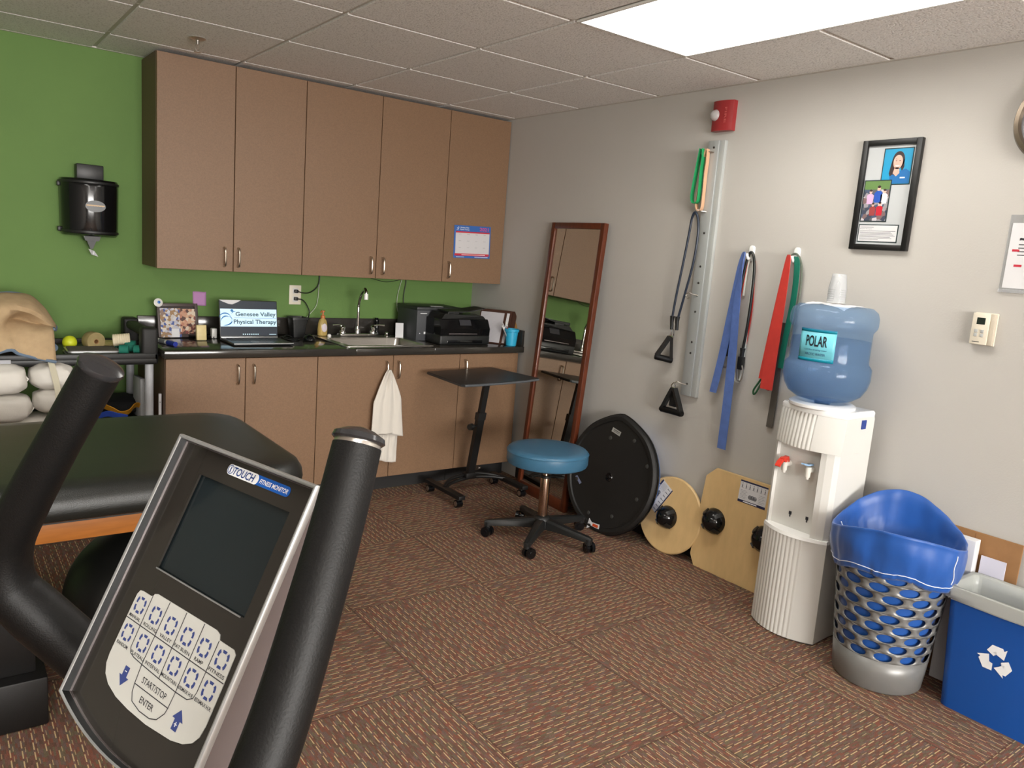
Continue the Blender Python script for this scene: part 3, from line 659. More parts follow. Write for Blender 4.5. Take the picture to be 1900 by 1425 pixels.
m = MB(F); m.box(.05, -.006, .012, .30, .004, .030, .004); m.build('paper_drawer', blkg, t)
# clipboards against the corner splash
def clip(label, x, ytop, board, sheet, lean, yb0, yb1, h):
    t = thing('clipboard', label, 'clipboard', 'clipboards leaning in the corner')
    F = frame((x+.015, yb0-.01, ZC+.001), (.12, yb1-yb0, 0), (lean, 0, 1))
    L = math.hypot(.12, yb1-yb0)*0+abs(yb1-yb0)
    m = MB(F); m.prism(rrect(0, 0, L, h, .012), -.004, 0); m.build('board', board, t, smooth=False)
    if sheet:
        m = MB(F); m.box(.008, .008, .0004, L-.016, h-.018, .0016); m.build('paper_sheet', sheet, t, smooth=False)
    m = MB(F); m.box(.012, h*.42, .0017, .026, h*.58, .010, .002); m.build('metal_clip', chrome, t)
    return t
brd = mat('brown_hardboard', (66, 40, 30), .4); brd2 = mat('tan_hardboard', (158, 116, 64), .5)
sheetm = striped('lined_sheet', (196, 194, 196), (176, 174, 180), 260, 2)
clip('brown clipboard with a printed white sheet, frontmost of the leaning stack', -.225, 0, brd, sheetm, .42, -.375, -.560, .225)
clip('brown clipboard directly behind the one with the white sheet', -.196, 0, brd, paper, .42, -.385, -.575, .225)
clip('brown clipboard third from the front in the leaning stack', -.170, 0, brd, None, .40, -.395, -.590, .222)
clip('tan clipboard at the back of the leaning stack in the corner', -.140, 0, brd2, None, .36, -.40, -.605, .216)
# turquoise cup and pens
t = thing('plastic_cup', 'turquoise plastic cup of pens at the counter corner', 'cup')
cc = (-.072, -.595, ZC+.0005)
MB().lathe([(.030, 0), (.033, .003), (.041, .085), (.041, .088), (.047, .091), (.048, .106), (.046, .108), (.043, .104), (.041, .09), (.032, .006)], cc, 28, cap=True).build('cup_body', cupm, t)
for i, (dx, dy, h_, col, lb) in enumerate([(-.012, .006, .150, mat('pen_red', (120, 40, 52), .3), 'dark red pen leaning in the turquoise cup'), (-.022, .012, .142, whiteg, 'white pen leaning left in the turquoise cup'), (-.004, .016, .146, mat('pen_teal', (60, 120, 120), .3), 'teal and white pen at the back of the turquoise cup'), (-.030, .0, .128, mat('pen_grey', (150, 150, 150), .3), 'grey pen lowest in the turquoise cup')]):
    t = thing('pen', lb, 'pen', 'pens in the turquoise cup')
    p0 = Vector((cc[0]+dx*.3, cc[1]+dy*.3, cc[2]+.012)); p1 = Vector((cc[0]+dx*2.0-.012, cc[1]+dy*1.6+.01, cc[2]+h_))
    MB().cyl(p0, p0.lerp(p1, .82), .004, seg=10).build('barrel', col, t); MB().cyl(p0.lerp(p1, .8), p1, .0045, .0035, 10).build('cap', white if i != 1 else mat('pen_silver', (180, 180, 184), .3), t)

# ------------------------------------------------------------------ rolling laptop stand
t = thing('rolling_laptop_stand', 'black height-adjustable rolling laptop table in front of the corner base cabinet', 'rolling table')
ZT = .740
corners = [(-.715, -.655), (-.175, -.545), (-.115, -1.010), (-.72, -1.075)]
A = Vector((-.715, -.650)); 
poly = [(-.772, -.752), (-.757, -.744), (-.275, -.670), (-.258, -.676), (-.206, -1.068), (-.212, -1.080), (-.34, -1.118), (-.52, -1.145), (-.70, -1.163), (-.785, -1.166), (-.798, -1.154)]
MB().prism(poly, ZT-.014, ZT, .003).build('tabletop', mat('black_laminate_top', (30, 31, 33), .38, bump=.1), t)
MB().tube([(-.785, -1.168, ZT-.008), (-.70, -1.166, ZT-.008), (-.52, -1.148, ZT-.008), (-.34, -1.121, ZT-.008), (-.218, -1.084, ZT-.008)], .0065, 8).build('stop_lip', mat('grey_edge_trim', (84, 88, 92), .35), t)
px, py = -.455, -.79
def postbox(m, z0, z1, h):
    k = lambda z: ((z-.10)/.61)
    m.rings([[(px+.022*k(z)+dx*h, py-.085*k(z)+dy*h, z) for dx, dy in ((-1, -.7), (1, -.7), (1, .7), (-1, .7))] for z in (z0, z1)])
m = MB(); postbox(m, .10, .49, .023); m.build('lower_post', blkm, t, smooth=False)
m = MB(); postbox(m, .48, ZT-.014, .018); m.build('upper_post', blkm, t, smooth=False)
m = MB(); postbox(m, .455, .50, .027); m.build('post_collar', blk, t, smooth=False)
m = MB(); m.cyl((px-.01, py-.05, .42), (px-.055, py-.065, .42), .006, seg=10); m.cyl((px-.050, py-.063, .42), (px-.073, py-.070, .42), .021, .018, 14); m.build('height_knob', blk, t)
m = MB(); m.box(px-.06, py-.16, ZT-.03, px+.10, py-.03, ZT-.014, .003); m.build('top_bracket', blkm, t)
for i, (xa, ya, xb, yb) in enumerate([(-.676, -.690, -.676, -1.035), (-.222, -.715, -.215, -1.020)]):
    Ff = frame((xa, ya, .062), (xb-xa, yb-ya, 0), (ya-yb, xb-xa, 0)); L = math.hypot(xb-xa, yb-ya)
    m = MB(Ff); m.box(-.02, -.021, -.012, L+.02, .021, .012, .003); m.build('foot_rail', blkm, t)
for dz in (0, .018):
    m = MB(); m.tube(smoothpts([(-.672, -.870+dz*1.2, .068), (-.60, -.815+dz, .074+dz), (-.50, -.790+dz, .082+dz), (-.40, -.780+dz, .082+dz), (-.30, -.800+dz, .076+dz*.6), (-.224, -.840+dz, .068)], 6), .0105, 8); m.build('arched_crossbar', blkm, t)
m = MB(); m.box(px-.035, py-.02, .085, px+.035, py+.03, .118, .003); m.build('post_mount', blkm, t)
for x, y in ((-.676, -.705), (-.676, -1.018), (-.222, -.725), (-.215, -1.005)):
    m = MB(); m.cyl((x-.018, y, .0225), (x+.018, y, .0225), .0225, seg=18); cst = m.build('caster', blkg, t); m = MB(); m.cyl((x-.0195, y, .0225), (x+.0195, y, .0225), .0150, seg=18); m.build('wheel_hub', steel, cst)
    m = MB(); m.cyl((x, y+.012, .02), (x, y, .052), .009, .012, 10); m.build('caster_stem', steel, cst)
m = MB(frame((-.235, -.548, .058), (1, 0, 0), (0, 0, 1))); m.lathe([(.034, -.006), (.034, .0), (.026, .003), (.024, -.004)], (0, 0, 0), 22, sy=.45)
tag(m.build('cable_grommet', steel, None), 'small oval metal ring on the dark toe kick by the rolling stand', 'grommet')

# ------------------------------------------------------------------ mirror
t = thing('standing_mirror', 'tall cherry-framed mirror leaning against the grey wall', 'mirror')
lean = math.atan2(.110, 1.632)
F = frame((-.143, -.855, .0), (-.062, -1, 0), (math.sin(lean), 0, math.cos(lean))); Wm, Hm, fs = .496, 1.648, .034
m = MB(F)
m.box(0, 0, -.030, fs, Hm, 0, .003); m.box(Wm-fs, 0, -.030, Wm, Hm, 0, .003); m.box(fs, 0, -.030, Wm-fs, fs+.03, 0, .003); m.box(fs, Hm-fs, -.030, Wm-fs, Hm, 0, .003)
m.build('mirror_frame', rwood, t)
MB(F).box(fs-.004, fs+.02, -.016, Wm-fs+.004, Hm-fs+.004, -.011).build('mirror_pane', mirrorm, t, smooth=False)
MB(F).box(.01, .01, -.028, Wm-.01, Hm-.01, -.0165).build('backing_board', mat('mirror_back', (90, 76, 60), .8), t, smooth=False)

# ------------------------------------------------------------------ stool
t = thing('rolling_stool', 'round blue vinyl stool on a black five-star caster base', 'stool')
sx, sy = -.548, -1.612
MB().lathe([(.02, .388), (.190, .388), (.203, .394), (.208, .404), (.208, .450), (.206, .460), (.196, .469), (.16, .473), (.06, .475), (.005, .476)], (sx, sy, .014), 56).build('seat', tealv, t)
MB().lathe([(.207, -.0025), (.2105, 0), (.207, .0025)], (sx, sy, .468), 56, cap=False).build('seat_piping', tealv, t)
MB().lathe([(.09, .378), (.10, .39), (.02, .392)], (sx, sy, .010), 20).build('seat_plate', blk, t)
m = MB(); m.lathe([(.024, .11), (.026, .13), (.0255, .33), (.024, .335)], (sx, sy, 0), 24); m.build('gas_column', mat('bronzed_chrome', (176, 150, 132), .2, metal=1), t)
m = MB(); m.lathe([(.0265, .328), (.0275, .332), (.0265, .340), (.012, .341)], (sx, sy, 0), 24); m.build('column_collar', blk, t)
m = MB(); m.lathe([(.013, .335), (.013, .35), (.0115, .352), (.013, .355), (.013, .372), (.0115, .374), (.013, .377), (.013, .398)], (sx, sy, 0), 18); m.build('piston', mat('bronzed_chrome', (176, 150, 132)), t)
MB().lathe([(.045, .062), (.048, .075), (.045, .115), (.034, .128), (.025, .13)], (sx, sy, 0), 24).build('base_hub', blk, t)
tips = [(-.773, -1.488), (-.778, -1.772), (-.515, -1.880), (-.335, -1.680), (-.335, -1.335)]
angs = [math.atan2(y-sy, x-sx) for x, y in tips]
a0 = math.radians(180-30)
R5 = .262
for k in range(5):
    a = math.radians(163.0+72*k) if 0 else math.radians(145+72*k)
    d_ = Vector((math.cos(a), math.sin(a), 0)); n_ = Vector((-d_.y, d_.x, 0)); c0 = Vector((sx, sy, 0)); R = []
    for r_, hw, zt, zb in ((.02, .027, .118, .064), (.10, .024, .108, .066), (.20, .020, .094, .062), (.270, .018, .086, .058), (.295, .012, .080, .060)):
        p = c0+d_*r_; R.append([p+n_*hw*s_+Vector((0, 0, z_)) for s_, z_ in ((-1, zb), (1, zb), (1, zt-.010), (.6, zt), (-.6, zt), (-1, zt-.010))])
    leg = MB().rings(R).build('leg', blk, t)
    cpos = c0+d_*.278+n_*.012; q = (n_*math.cos(.6)+d_*math.sin(.6)).normalized()
    m = MB()
    for s_ in (-1, 1):
        cc_ = cpos+q*s_*.015+Vector((0, 0, .0265)); m.cyl(cc_-q*.008, cc_+q*.008, .0262, seg=20); m.cyl(cc_+q*s_*.006, cc_+q*s_*.010, .014, .012, 16)
    m.cyl(cpos+Vector((0, 0, .0265))-q*.02, cpos+Vector((0, 0, .0265))+q*.02, .010, seg=10)
    cst = m.build('caster', blkg, leg)
    m = MB(); m.cyl(c0+d_*.278+Vector((0, 0, .045)), c0+d_*.278+Vector((0, 0, .074)), .017, .019, 14); m.build('caster_hood', blk, leg)

# ------------------------------------------------------------------ balance dome (upside down, leaning)
t = thing('balance_dome_trainer', 'round black-based blue balance dome trainer leaning on its edge against the wall', 'balance trainer')
lb = math.radians(11)
F = frame((-.218, -1.665, .0), (0.04, -1, 0), (math.sin(lb), 0, math.cos(lb)))
cR = .318; cc = (0, cR, 0)
def outline(R, peak, n=72):
    P = []
    for i in range(n):
        a = 2*PI*i/n; d = abs(((math.degrees(a)-91+180) % 360)-180); d2 = abs(((math.degrees(a)-271+180) % 360)-180)
        k = 1+peak*max(0, 1-d/22)**1.3-.006*max(0, 1-abs(d-30)/12)
        P.append((R*k*math.cos(a), R*k*math.sin(a)))
    return P
m = MB(at(F, 0, cR)); 
m.rings([[(x*s_, y*s_, z_) for x, y in outline(cR, .055)] for s_, z_ in ((.955, -.048), (1.0, -.036), (1.0, -.018), (.985, -.008), (.955, 0.0), (.90, -.002), (.885, -.010), (.86, -.012), (.5, -.012))]).build('platform', mat('black_moulded_plastic', (22, 22, 22), .5, bump=.5, bump_scale=320), t)
m = MB(at(F, 0, cR)); m.rings([[(x*s_, y*s_, z_) for x, y in outline(cR, .055)] for s_, z_ in ((.985, -.030), (1.012, -.026), (1.012, -.020), (.985, -.017))]).build('rubber_rim', blkg, t)
m = MB(at(F, 0, cR)); m.lathe([(.294, -.046), (.296, -.060), (.285, -.085), (.25, -.115), (.18, -.137), (.09, -.146), (.01, -.148)], (0, 0, 0), 48).build('blue_dome', mat('blue_pvc_dome', (86, 128, 196), .35), t)
for a_, r_ in ((105, .2), (62, .245), (-18, .23), (-68, .22), (-110, .25), (200, .24), (160, .24), (25, .26)):
    MB(at(F, 0, cR)).lathe([(.011, -.012), (.010, -.008), (.005, -.0065)], (r_*math.cos(math.radians(a_)), r_*math.sin(math.radians(a_)), 0), 14).build('plug', mat('dark_grey_plug', (58, 58, 56), .35), t)
m = MB(at(F, 0, cR)); m.lathe([(.024, -.012), (.022, -.009), (.012, -.012), (.010, -.010), (.002, -.006)], (.0, -.012, 0), 20).build('air_valve', blkg, t)
m = MB(at(F, -.02, cR+.235) @ Matrix.Rotation(-.22, 4, 'Z')); m.box(-.032, -.012, -.011, .032, .012, -.0095)
tg = m.build('label_sticker', mat('grey_sticker', (150, 150, 146), .4), t, smooth=False)
m = MB(at(F, -.02, cR+.235) @ Matrix.Rotation(-.22, 4, 'Z')); m.box(-.020, .003, -.0095, .026, .006, -.009); m.box(-.020, -.004, -.0095, .024, -.002, -.009); m.build('sticker_print', ink, tg, smooth=False)
m = MB(at(F, -.215, .235) @ Matrix.Rotation(-.6, 4, 'Z')); m.prism([(-.028, -.006), (.028, -.008), (.030, .008), (-.024, .008)], -.012, -.0105); m.build('sticker', mat('pale_blue_sticker', (120, 130, 160), .4), t, smooth=False)
F2 = at(F, -.02, .014, -.004)
m = MB(F2); m.prism([(-.045, -.012), (-.018, .004), (.045, .004), (.040, .034), (-.018, .030), (-.040, .046)], .001, .003); tg = m.build('warning_tag', paper, t, smooth=False)
m = MB(F2); m.box(-.006, .012, .003, .034, .027, .0036); m.build('orange_mark', mat('orange_print', (196, 74, 30), .5), tg, smooth=False)
m = MB(F2); scribble(m, -.036, -.020, .015, .008, .0034, 3); m.build('tag_lettering', ink, tg, smooth=False)

# ------------------------------------------------------------------ balance boards
def dome(parent, F, x, y, R=.058):
    m = MB(at(F, x, y)); m.lathe([(R*1.04, 0), (R*1.06, .006), (R*.98, .018), (R*.83, .036), (R*.62, .050), (R*.40, .058), (R*.15, .062), (.002, .063)], (0, 0, 0), 28)
    d = m.build('rocker_dome', blkg, parent)
    m = MB(at(F, x, y))
    for k in range(4):
        a = PI/4+PI/2*k; c_, s_ = math.cos(a), math.sin(a)
        pts = [(R*r_*c_, R*r_*s_, z_) for r_, z_ in ((1.06, .012), (.90, .034), (.70, .049))]
        m.ribbon(pts, (-s_*.020, c_*.020, 0), .006)
    m.build('dome_rib', blk, d)
def chart(F, x0, y0, w_, h_, rot, parent):
    G = at(F, x0, y0, .0006) @ Matrix.Rotation(rot, 4, 'Z')
    m = MB(G); m.box(0, 0, 0, w_, h_, .0006); s = m.build('instruction_sticker', paper, parent, smooth=False)
    m = MB(G); m.box(0, 0, .0006, w_, h_*.11, .0009); m.box(0, h_*.93, .0006, w_, h_, .0009); m.build('navy_border', mat('navy_print', (30, 36, 76), .5), s, smooth=False)
    m = MB(G)
    for i in range(7):
        x = w_*(.09+.137*i); m.tube([(x, h_*.68, .0008), (x, h_*.76, .0008), (x, h_*.82, .0008)], [.0016, .0022, .0012], 6); m.lathe([(.0022, .0006), (.0022, .001)], (x, h_*.865, 0), 8); m.box(x-.006, h_*.66, .0006, x+.006, h_*.67, .0009)
    for i in range(7): m.box(w_*.05, h_*(.18+.06*i), .0006, w_*(.30 if i % 2 else .26), h_*(.19+.06*i), .0009)
    for i in range(6): m.box(w_*.72, h_*(.18+.07*i), .0006, w_*(.95 if i % 2 else .90), h_*(.19+.07*i), .0009)
    for i in range(3): m.lathe([(.010, .0006), (.010, .0009), (.0085, .0009), (.0085, .0006)], (w_*(.42+.09*i), h_*.32, 0), 16)
    m.build('exercise_drawings', mat('grey_print', (92, 94, 104), .6), s, smooth=False)
    m = MB(G); scribble(m, w_*.2, w_*.7, h_*.055, h_*.06, .0011, 9); m.build('title_lettering', whiteink, s, smooth=False)
t = thing('round_wobble_board', 'round birch plywood wobble board with black dome leaning on the wall', 'wobble board')
lw = math.radians(9); F = frame((-.098, -2.035, .0), (0.04, -1, 0), (math.sin(lw), 0, math.cos(lw))); rb = .196
ob = MB(at(F, 0, rb)).lathe([(rb-.006, -.018), (rb, -.013), (rb, -.005), (rb-.006, 0), (.01, 0)], (0, 0, 0), 64).build('board', maple, t)
dome(t, F, -.005, rb-.012, .056); chart(F, -.080, .362, .160, .085, math.radians(-120), t)
t = thing('square_rocker_board', 'square birch plywood rocker board with clipped corners and two black domes', 'rocker board')
lw = math.radians(5.5); F = frame((-.075, -2.195, .0), (0.0, -1, 0), (math.sin(lw), 0, math.cos(lw))); A_, k_ = .500, .050
MB(F).prism([(k_*.6, 0), (A_-k_, 0), (A_, k_), (A_, A_-k_), (A_-k_, A_), (k_*1.3, A_), (0.012, A_-k_), (0, k_)], -.018, 0, .002).build('board', maple, t, smooth=False)
dome(t, F, .108, .250, .060); dome(t, F, .392, .255, .060); chart(F, .213, .384, .150, .103, 0, t)

# ------------------------------------------------------------------ water cooler
t = thing('water_cooler', 'white floor-standing water cooler with ribbed front and two taps', 'water cooler')
YC, HWc = -2.868, .140
F = frame((-.062, YC, 0), (0, -1, 0), (-1, 0, 0))      # x = -Y (to the camera's right), y = out from the wall, z up?  (x cross y = z)
F = Matrix(((0, -1, 0, -.062), (-1, 0, 0, YC), (0, 0, 1, 0), (0, 0, 0, 1)))
def plan(bulge, side, w_=HWc, ribs=False, n=120, depth=.215, x_r1=.45):
    P = [(-w_, 0), (-w_+.004, side*.5)]
    for i in range(n+1):
        u = -1+2*i/n; x = u*(w_+.004); y = depth+bulge*(1-u*u)
        if ribs and u < x_r1: y += .0030*abs(math.sin((u+1)*PI*8.0))-.002
        P.append((x, y))
    P += [(w_-.004, side*.5), (w_, 0)]
    return P
def sec(m, z0, z1, b0, b1=None, s0=1, s1=1, **k):
    p = plan(b0, .2, **k); q = plan(b0 if b1 is None else b1, .2, **k)
    m.rings([[(x*s0, y, z0) for x, y in p], [(x*s1, y, z1) for x, y in q]])
m = MB(F); sec(m, .006, .418, .058, .052, 1.02, 1.0, ribs=True, depth=.222); m.build('lower_front', white, t, angle=50)
m = MB(F); sec(m, .418, .430, .054, .048, 1.0, .985, depth=.222); m.build('drip_ledge', whiteg, t)
m = MB(F); sec(m, .0, .008, .050, .050, .99, .99, depth=.218); m.build('foot', mat('cooler_foot', (90, 88, 84), .6), t, smooth=False)
m = MB(F)   # recessed tap bay with a full-depth cheek on the right
bay = [(-HWc, 0), (-HWc, .214), (-HWc+.012, .221)]+[(-HWc+.016, .205), (.070, .205), (.078, .240), (.10, .236), (.125, .224), (HWc-.002, .205), (HWc, 0)]
m.rings([[(x, y, z_) for x, y in bay] for z_ in (.430, .775)]); m.build('tap_bay', white, t, smooth=False)
m = MB(F); p0, p1 = plan(.050, .2, ribs=True, depth=.215, x_r1=.30), plan(.040, .2, ribs=True, depth=.205, x_r1=.30)
m.rings([[(x, y, .790+.0 if i < 2 else .775+.030*(abs(x)/HWc)*0) for i, (x, y) in enumerate(p0)], [(x, y, .790) for x, y in p0], [(x, y, .905) for x, y in p1], [(x*.985, y*.985, .915) for x, y in p1]]); m.build('upper_front', white, t, angle=50)
m = MB(F); m.rings([[(x*s_, y*s_+.01*(1-s_)*10, z_) for x, y in plan(.040, .2, depth=.205)] for s_, z_ in ((.985, .915), (.99, .930), (.955, .938))]); m.build('top_rim', whiteg, t)
CX, CY = -.198, -2.856     # bottle axis
MB().lathe([(.118, .932), (.126, .938), (.126, .948), (.112, .956), (.090, .956), (.060, .944)], (CX, CY, 0), 40).build('bottle_collar', whiteg, t)
for xx, col, nm in ((-.075, mat('tap_red', (206, 56, 40), .3), 'hot_tap'), (.030, whiteg, 'cold_tap')):
    m = MB(F); m.cyl((xx, .203, .690), (xx, .240, .690), .013, .011, 14); m.cyl((xx, .236, .705), (xx, .236, .664), .012, .0105, 14); m.cyl((xx, .236, .668), (xx, .236, .655), .0075, .0065, 12); tp = m.build('tap_body', mat('ivory_tap', (222, 220, 212), .25), t)
    m = MB(F)
    if nm == 'hot_tap': m.rings([[(xx-.012, .222, .700), (xx+.012, .222, .700), (xx+.012, .250, .700), (xx-.012, .250, .700)], [(xx-.009, .226, .722), (xx+.009, .226, .722), (xx+.009, .262, .716), (xx-.009, .262, .716)]]); m.ribbon([(xx, .25, .716), (xx, .275, .700), (xx, .285, .685)], (.022, 0, 0), .008)
    else: m.ribbon([(xx, .212, .712), (xx, .250, .714), (xx, .278, .722)], (.014, 0, 0), .006)
    m.build('tap_lever', col if nm == 'hot_tap' else mat('pale_blue_lever', (150, 186, 222), .3), tp)
for xx in (-.040, .036):
    m = MB(F); m.box(xx-.006, .2052, .484, xx+.006, .2065, .497); m.box(xx-.0025, .2052, .474, xx+.0025, .2065, .484); m.build('drip_slot', ink, t, smooth=False)
m = MB(F); m.box(HWc-.004, .06, .870, HWc+.0012, .088, .905); m.build('side_sticker', mat('sticker_navy', (34, 62, 140), .4), t, smooth=False)

t = thing('water_bottle', 'large blue water bottle inverted on the cooler', 'water bottle')
prof = [(.030, .944), (.032, .957), (.066, .961), (.106, .970), (.136, .990), (.155, 1.022), (.163, 1.055), (.163, 1.098), (.157, 1.108), (.150, 1.116), (.148, 1.124), (.148, 1.238), (.152, 1.246), (.160, 1.256), (.163, 1.268), (.163, 1.296), (.156, 1.318), (.136, 1.334), (.09, 1.337), (.01, 1.335)]
MB().lathe(prof, (CX, CY, 0), 56).build('bottle_shell', jug, t)
wp = [(r_-.004, z_+.001) for r_, z_ in prof if z_ < 1.2]+[(.144, 1.205), (.01, 1.205)]
MB().lathe(wp, (CX, CY, 0), 48).build('water', water, t)
rr = .1405; lab_a = math.atan2(-(4.5399+YC)*1.0, -(3.03+CX)) # towards the camera
lab_a = math.radians(191)
def lab(u, v, r_=rr, zc=(1.122, 1.246), wid=.140): 
    a = lab_a+(u-.5)*wid/r_; return (CX+r_*math.cos(a), CY+r_*math.sin(a), zc[0]+(zc[1]-zc[0])*v)
m = MB(); m.surf(lambda u, v: lab(u, v, .1495), 14, 2); lb_ = m.build('label', mat('label_teal', (112, 196, 212), .4), t, solid=.0006)
for v0 in (.90, 0): MB().surf(lambda u, v: lab(u, v0+.10*v, .1502), 14, 1).build('label_border', mat('label_dark_teal', (0, 132, 156), .4), lb_, solid=.0004)
def curved_text(s, cx, cz, w_, h_, r_, name, mt, par, bold=0, shear=0):
    m = MB(); text_into(m, s, cx, cz, w=w_, h=h_, z=0, bold=bold, shear=shear)
    for v in m.bm.verts:
        a = lab_a+v.co.x/r_; v.co = Vector((CX+r_*math.cos(a), CY+r_*math.sin(a), v.co.y))
    m.build(name, mt, par, smooth=False)
curved_text('POLAR', .0, 1.200, .082, .042, .1512, 'brand_lettering', mat('label_black', (22, 26, 36), .5), lb_, bold=.02)
curved_text('a perfect drinking water', .0, 1.166, .088, .008, .1512, 'script_lettering', mat('label_navy', (40, 70, 110), .5), lb_, shear=.4)
curved_text('ARCTIC WATER', .0, 1.150, .078, .009, .1512, 'subtitle_lettering', mat('label_navy', (40, 70, 110), .5), lb_)
# paper towel sheet and cups on top
m = MB()
def pt(u, v):
    x = CX-.10+.16*u; y = CY-.095+.19*v; rr_ = math.hypot(x-CX, y-CY); e = max(0, rr_-.085)
    return (x, y, 1.3392+.004*abs(noise.noise(Vector((u*5, v*5, 1))))*2-1.6*e*e*8*.5)
m.surf(pt, 14, 14)
tag(m.build('paper_towel', paper, None, solid=.001), 'crumpled white paper towel lying on top of the water bottle', 'paper towel')
cx_, cy2 = CX-.012, CY-.004
for i in range(7):
    m = MB(); z_ = 1.347+.0085*i; m.lathe([(.035, 0), (.034, .003), (.026, .058), (.024, .060), (.004, .060)], (cx_, cy2, z_), 24)
    tag(m.build('plastic_cup', clearp, None, solid=.0006), ('bottom clear plastic cup of the upside-down stack on the water bottle' if i == 0 else 'top clear plastic cup of the upside-down stack on the water bottle' if i == 6 else 'clear plastic cup, %s from the bottom of the stack on the water bottle' % ['', 'second', 'third', 'fourth', 'fifth', 'sixth'][i]), 'cup', 'stacked clear cups')

# ------------------------------------------------------------------ laundry basket with bag
t = thing('laundry_basket', 'silver-grey round basket with oval holes beside the water cooler', 'basket')
bx, by = -.262, -3.262; rb0, rb1, hb = .150, .196, .50
def br(z): return rb0+(rb1-rb0)*(z/hb)
m = MB(); NC, NR = 12, 9; z0h, z1h = .125, .455; dz = (z1h-z0h)/NR
for r_ in range(NR):
    zc = z0h+dz*(r_+.5); off = (r_ % 2)*.5
    for c_ in range(NC):
        ang = 2*PI*(c_+off)/NC; da = PI/NC; inner = []; outer = []
        for k in range(24):
            a = 2*PI*k/24; cx2, sy2 = math.cos(a), math.sin(a); mxx = max(abs(cx2), abs(sy2))
            ex, ez = .35*cx2*da*2, .44*sy2*dz; ox, oz = cx2/mxx*da, sy2/mxx*dz/2
            for (qx, qz, L_) in ((ex, ez, inner), (ox, oz, outer)):
                zz = zc+qz; rr_ = br(zz); L_.append(m.v((bx+rr_*math.cos(ang+qx), by+rr_*math.sin(ang+qx), zz)))
        for k in range(24): m.face([outer[k], outer[(k+1) % 24], inner[(k+1) % 24], inner[k]])
bmesh.ops.remove_doubles(m.bm, verts=m.bm.verts, dist=.0002)
m.lathe([(br(z1h), z1h), (rb1, hb), (rb1+.008, hb+.002), (rb1+.008, hb-.006)], (bx, by, 0), 96, cap=False)
m.lathe([(.01, .002), (rb0-.006, .002), (rb0, .008), (br(.06), .06), (br(z0h), z0h)], (bx, by, 0), 96, cap=False)
m.build('basket_body', basketm, t, solid=.0035, recalc=True, angle=50)
t = thing('laundry_bag', 'bright blue nylon laundry bag lining the silver basket', 'laundry bag')
va = math.atan2(by+4.54, bx+3.03)     # direction from the camera
def rimz(a): return .590+.042*math.cos(2*(a-va))+.020*math.cos(a-va)+.006*math.sin(3*a)
def bag(u, v):
    a = 2*PI*u; fold = .003*math.sin(7*a+1)+.0015*math.sin(17*a)+.011*noise.noise(Vector((math.cos(a)*2.6, math.sin(a)*2.6, v*4)))+.004*noise.noise(Vector((math.cos(a)*8, math.sin(a)*8, v*5)))
    rz = rimz(a); hem = .425+.018*math.sin(a*2+1)+.006*math.sin(7*a)
    if v < .38: s = v/.38; z = hem+(rz-hem)*s; r_ = .204+.009*math.sin(PI*min(1, s*1.1))+.016*s+(.0025*math.sin(46*a) if s < .14 else 0)+fold*1.2*(1-s*.4)-.004*(1-s)
    elif v < .44: s = (v-.38)/.06; z = rz+.004*math.sin(PI*s); r_ = .222-.008*s+fold*.6
    else:
        s = (v-.44)/.56; z = rz+(.035-rz)*s; k = min(1, s*2.2); r_ = (.213*(1-k)+(br(max(z, .02))-.010)*k)+fold*.5*(1-k)-.004
        r_ = min(r_, br(max(z, .02))-.008) if z < hb+.01 else r_
    return (bx+r_*math.cos(a), by+r_*math.sin(a), z)
m = MB(); m.surf(bag, 120, 46, cu=True); m.build('bag_cloth', bagm, t, solid=.0012, recalc=False)
m = MB(); m.lathe([(.140, .02), (.01, .03)], (bx, by, .012), 30, cap=False); m.build('bag_bottom', bagm, t)
def on(a, z, extra=.004):
    rz = rimz(a); hem = .425+.018*math.sin(a*2+1)+.006*math.sin(7*a); v = .38*(z-hem)/(rz-hem); p = Vector(bag(a/(2*PI) % 1, v)); c_ = Vector((bx, by, p.z)); return p+(p-c_).normalized()*extra
m = MB(); m.tube([on(2*PI*i/110, .446+.018*math.sin(4*PI*i/110+1)+.006*math.sin(14*PI*i/110), .002) for i in range(111)], .0016, 6); m.build('hem_stitching', thread, t)
for aa in (va+PI+.95, ):
    m = MB(); m.tube([on(aa+.02*math.sin(i), .45+.0155*i*((rimz(aa)-.455)/.14), .002) for i in range(9)], .0018, 6); m.build('side_seam', thread, t)
m = MB(); aa = va+PI-1.1+.35; m.tube([Vector(bag((va-.95)/(2*PI)*-1*0+((va+PI-1.15) % (2*PI))/(2*PI), .45+.03*i))*1.0 for i in range(6)], .0016, 6) if 0 else None
m.bm.free()
aa = va+1.35
m = MB(); m.tube([Vector((bx, by, 0))+Vector((((Vector(bag((aa % (2*PI))/(2*PI), (.455+.036*i)))-Vector((bx, by, 0))).x)*.975, ((Vector(bag((aa % (2*PI))/(2*PI), (.455+.036*i)))-Vector((bx, by, 0))).y)*.975, Vector(bag((aa % (2*PI))/(2*PI), (.455+.036*i))).z)) for i in range(5)], .002, 6); m.build('inner_seam', thread, t)

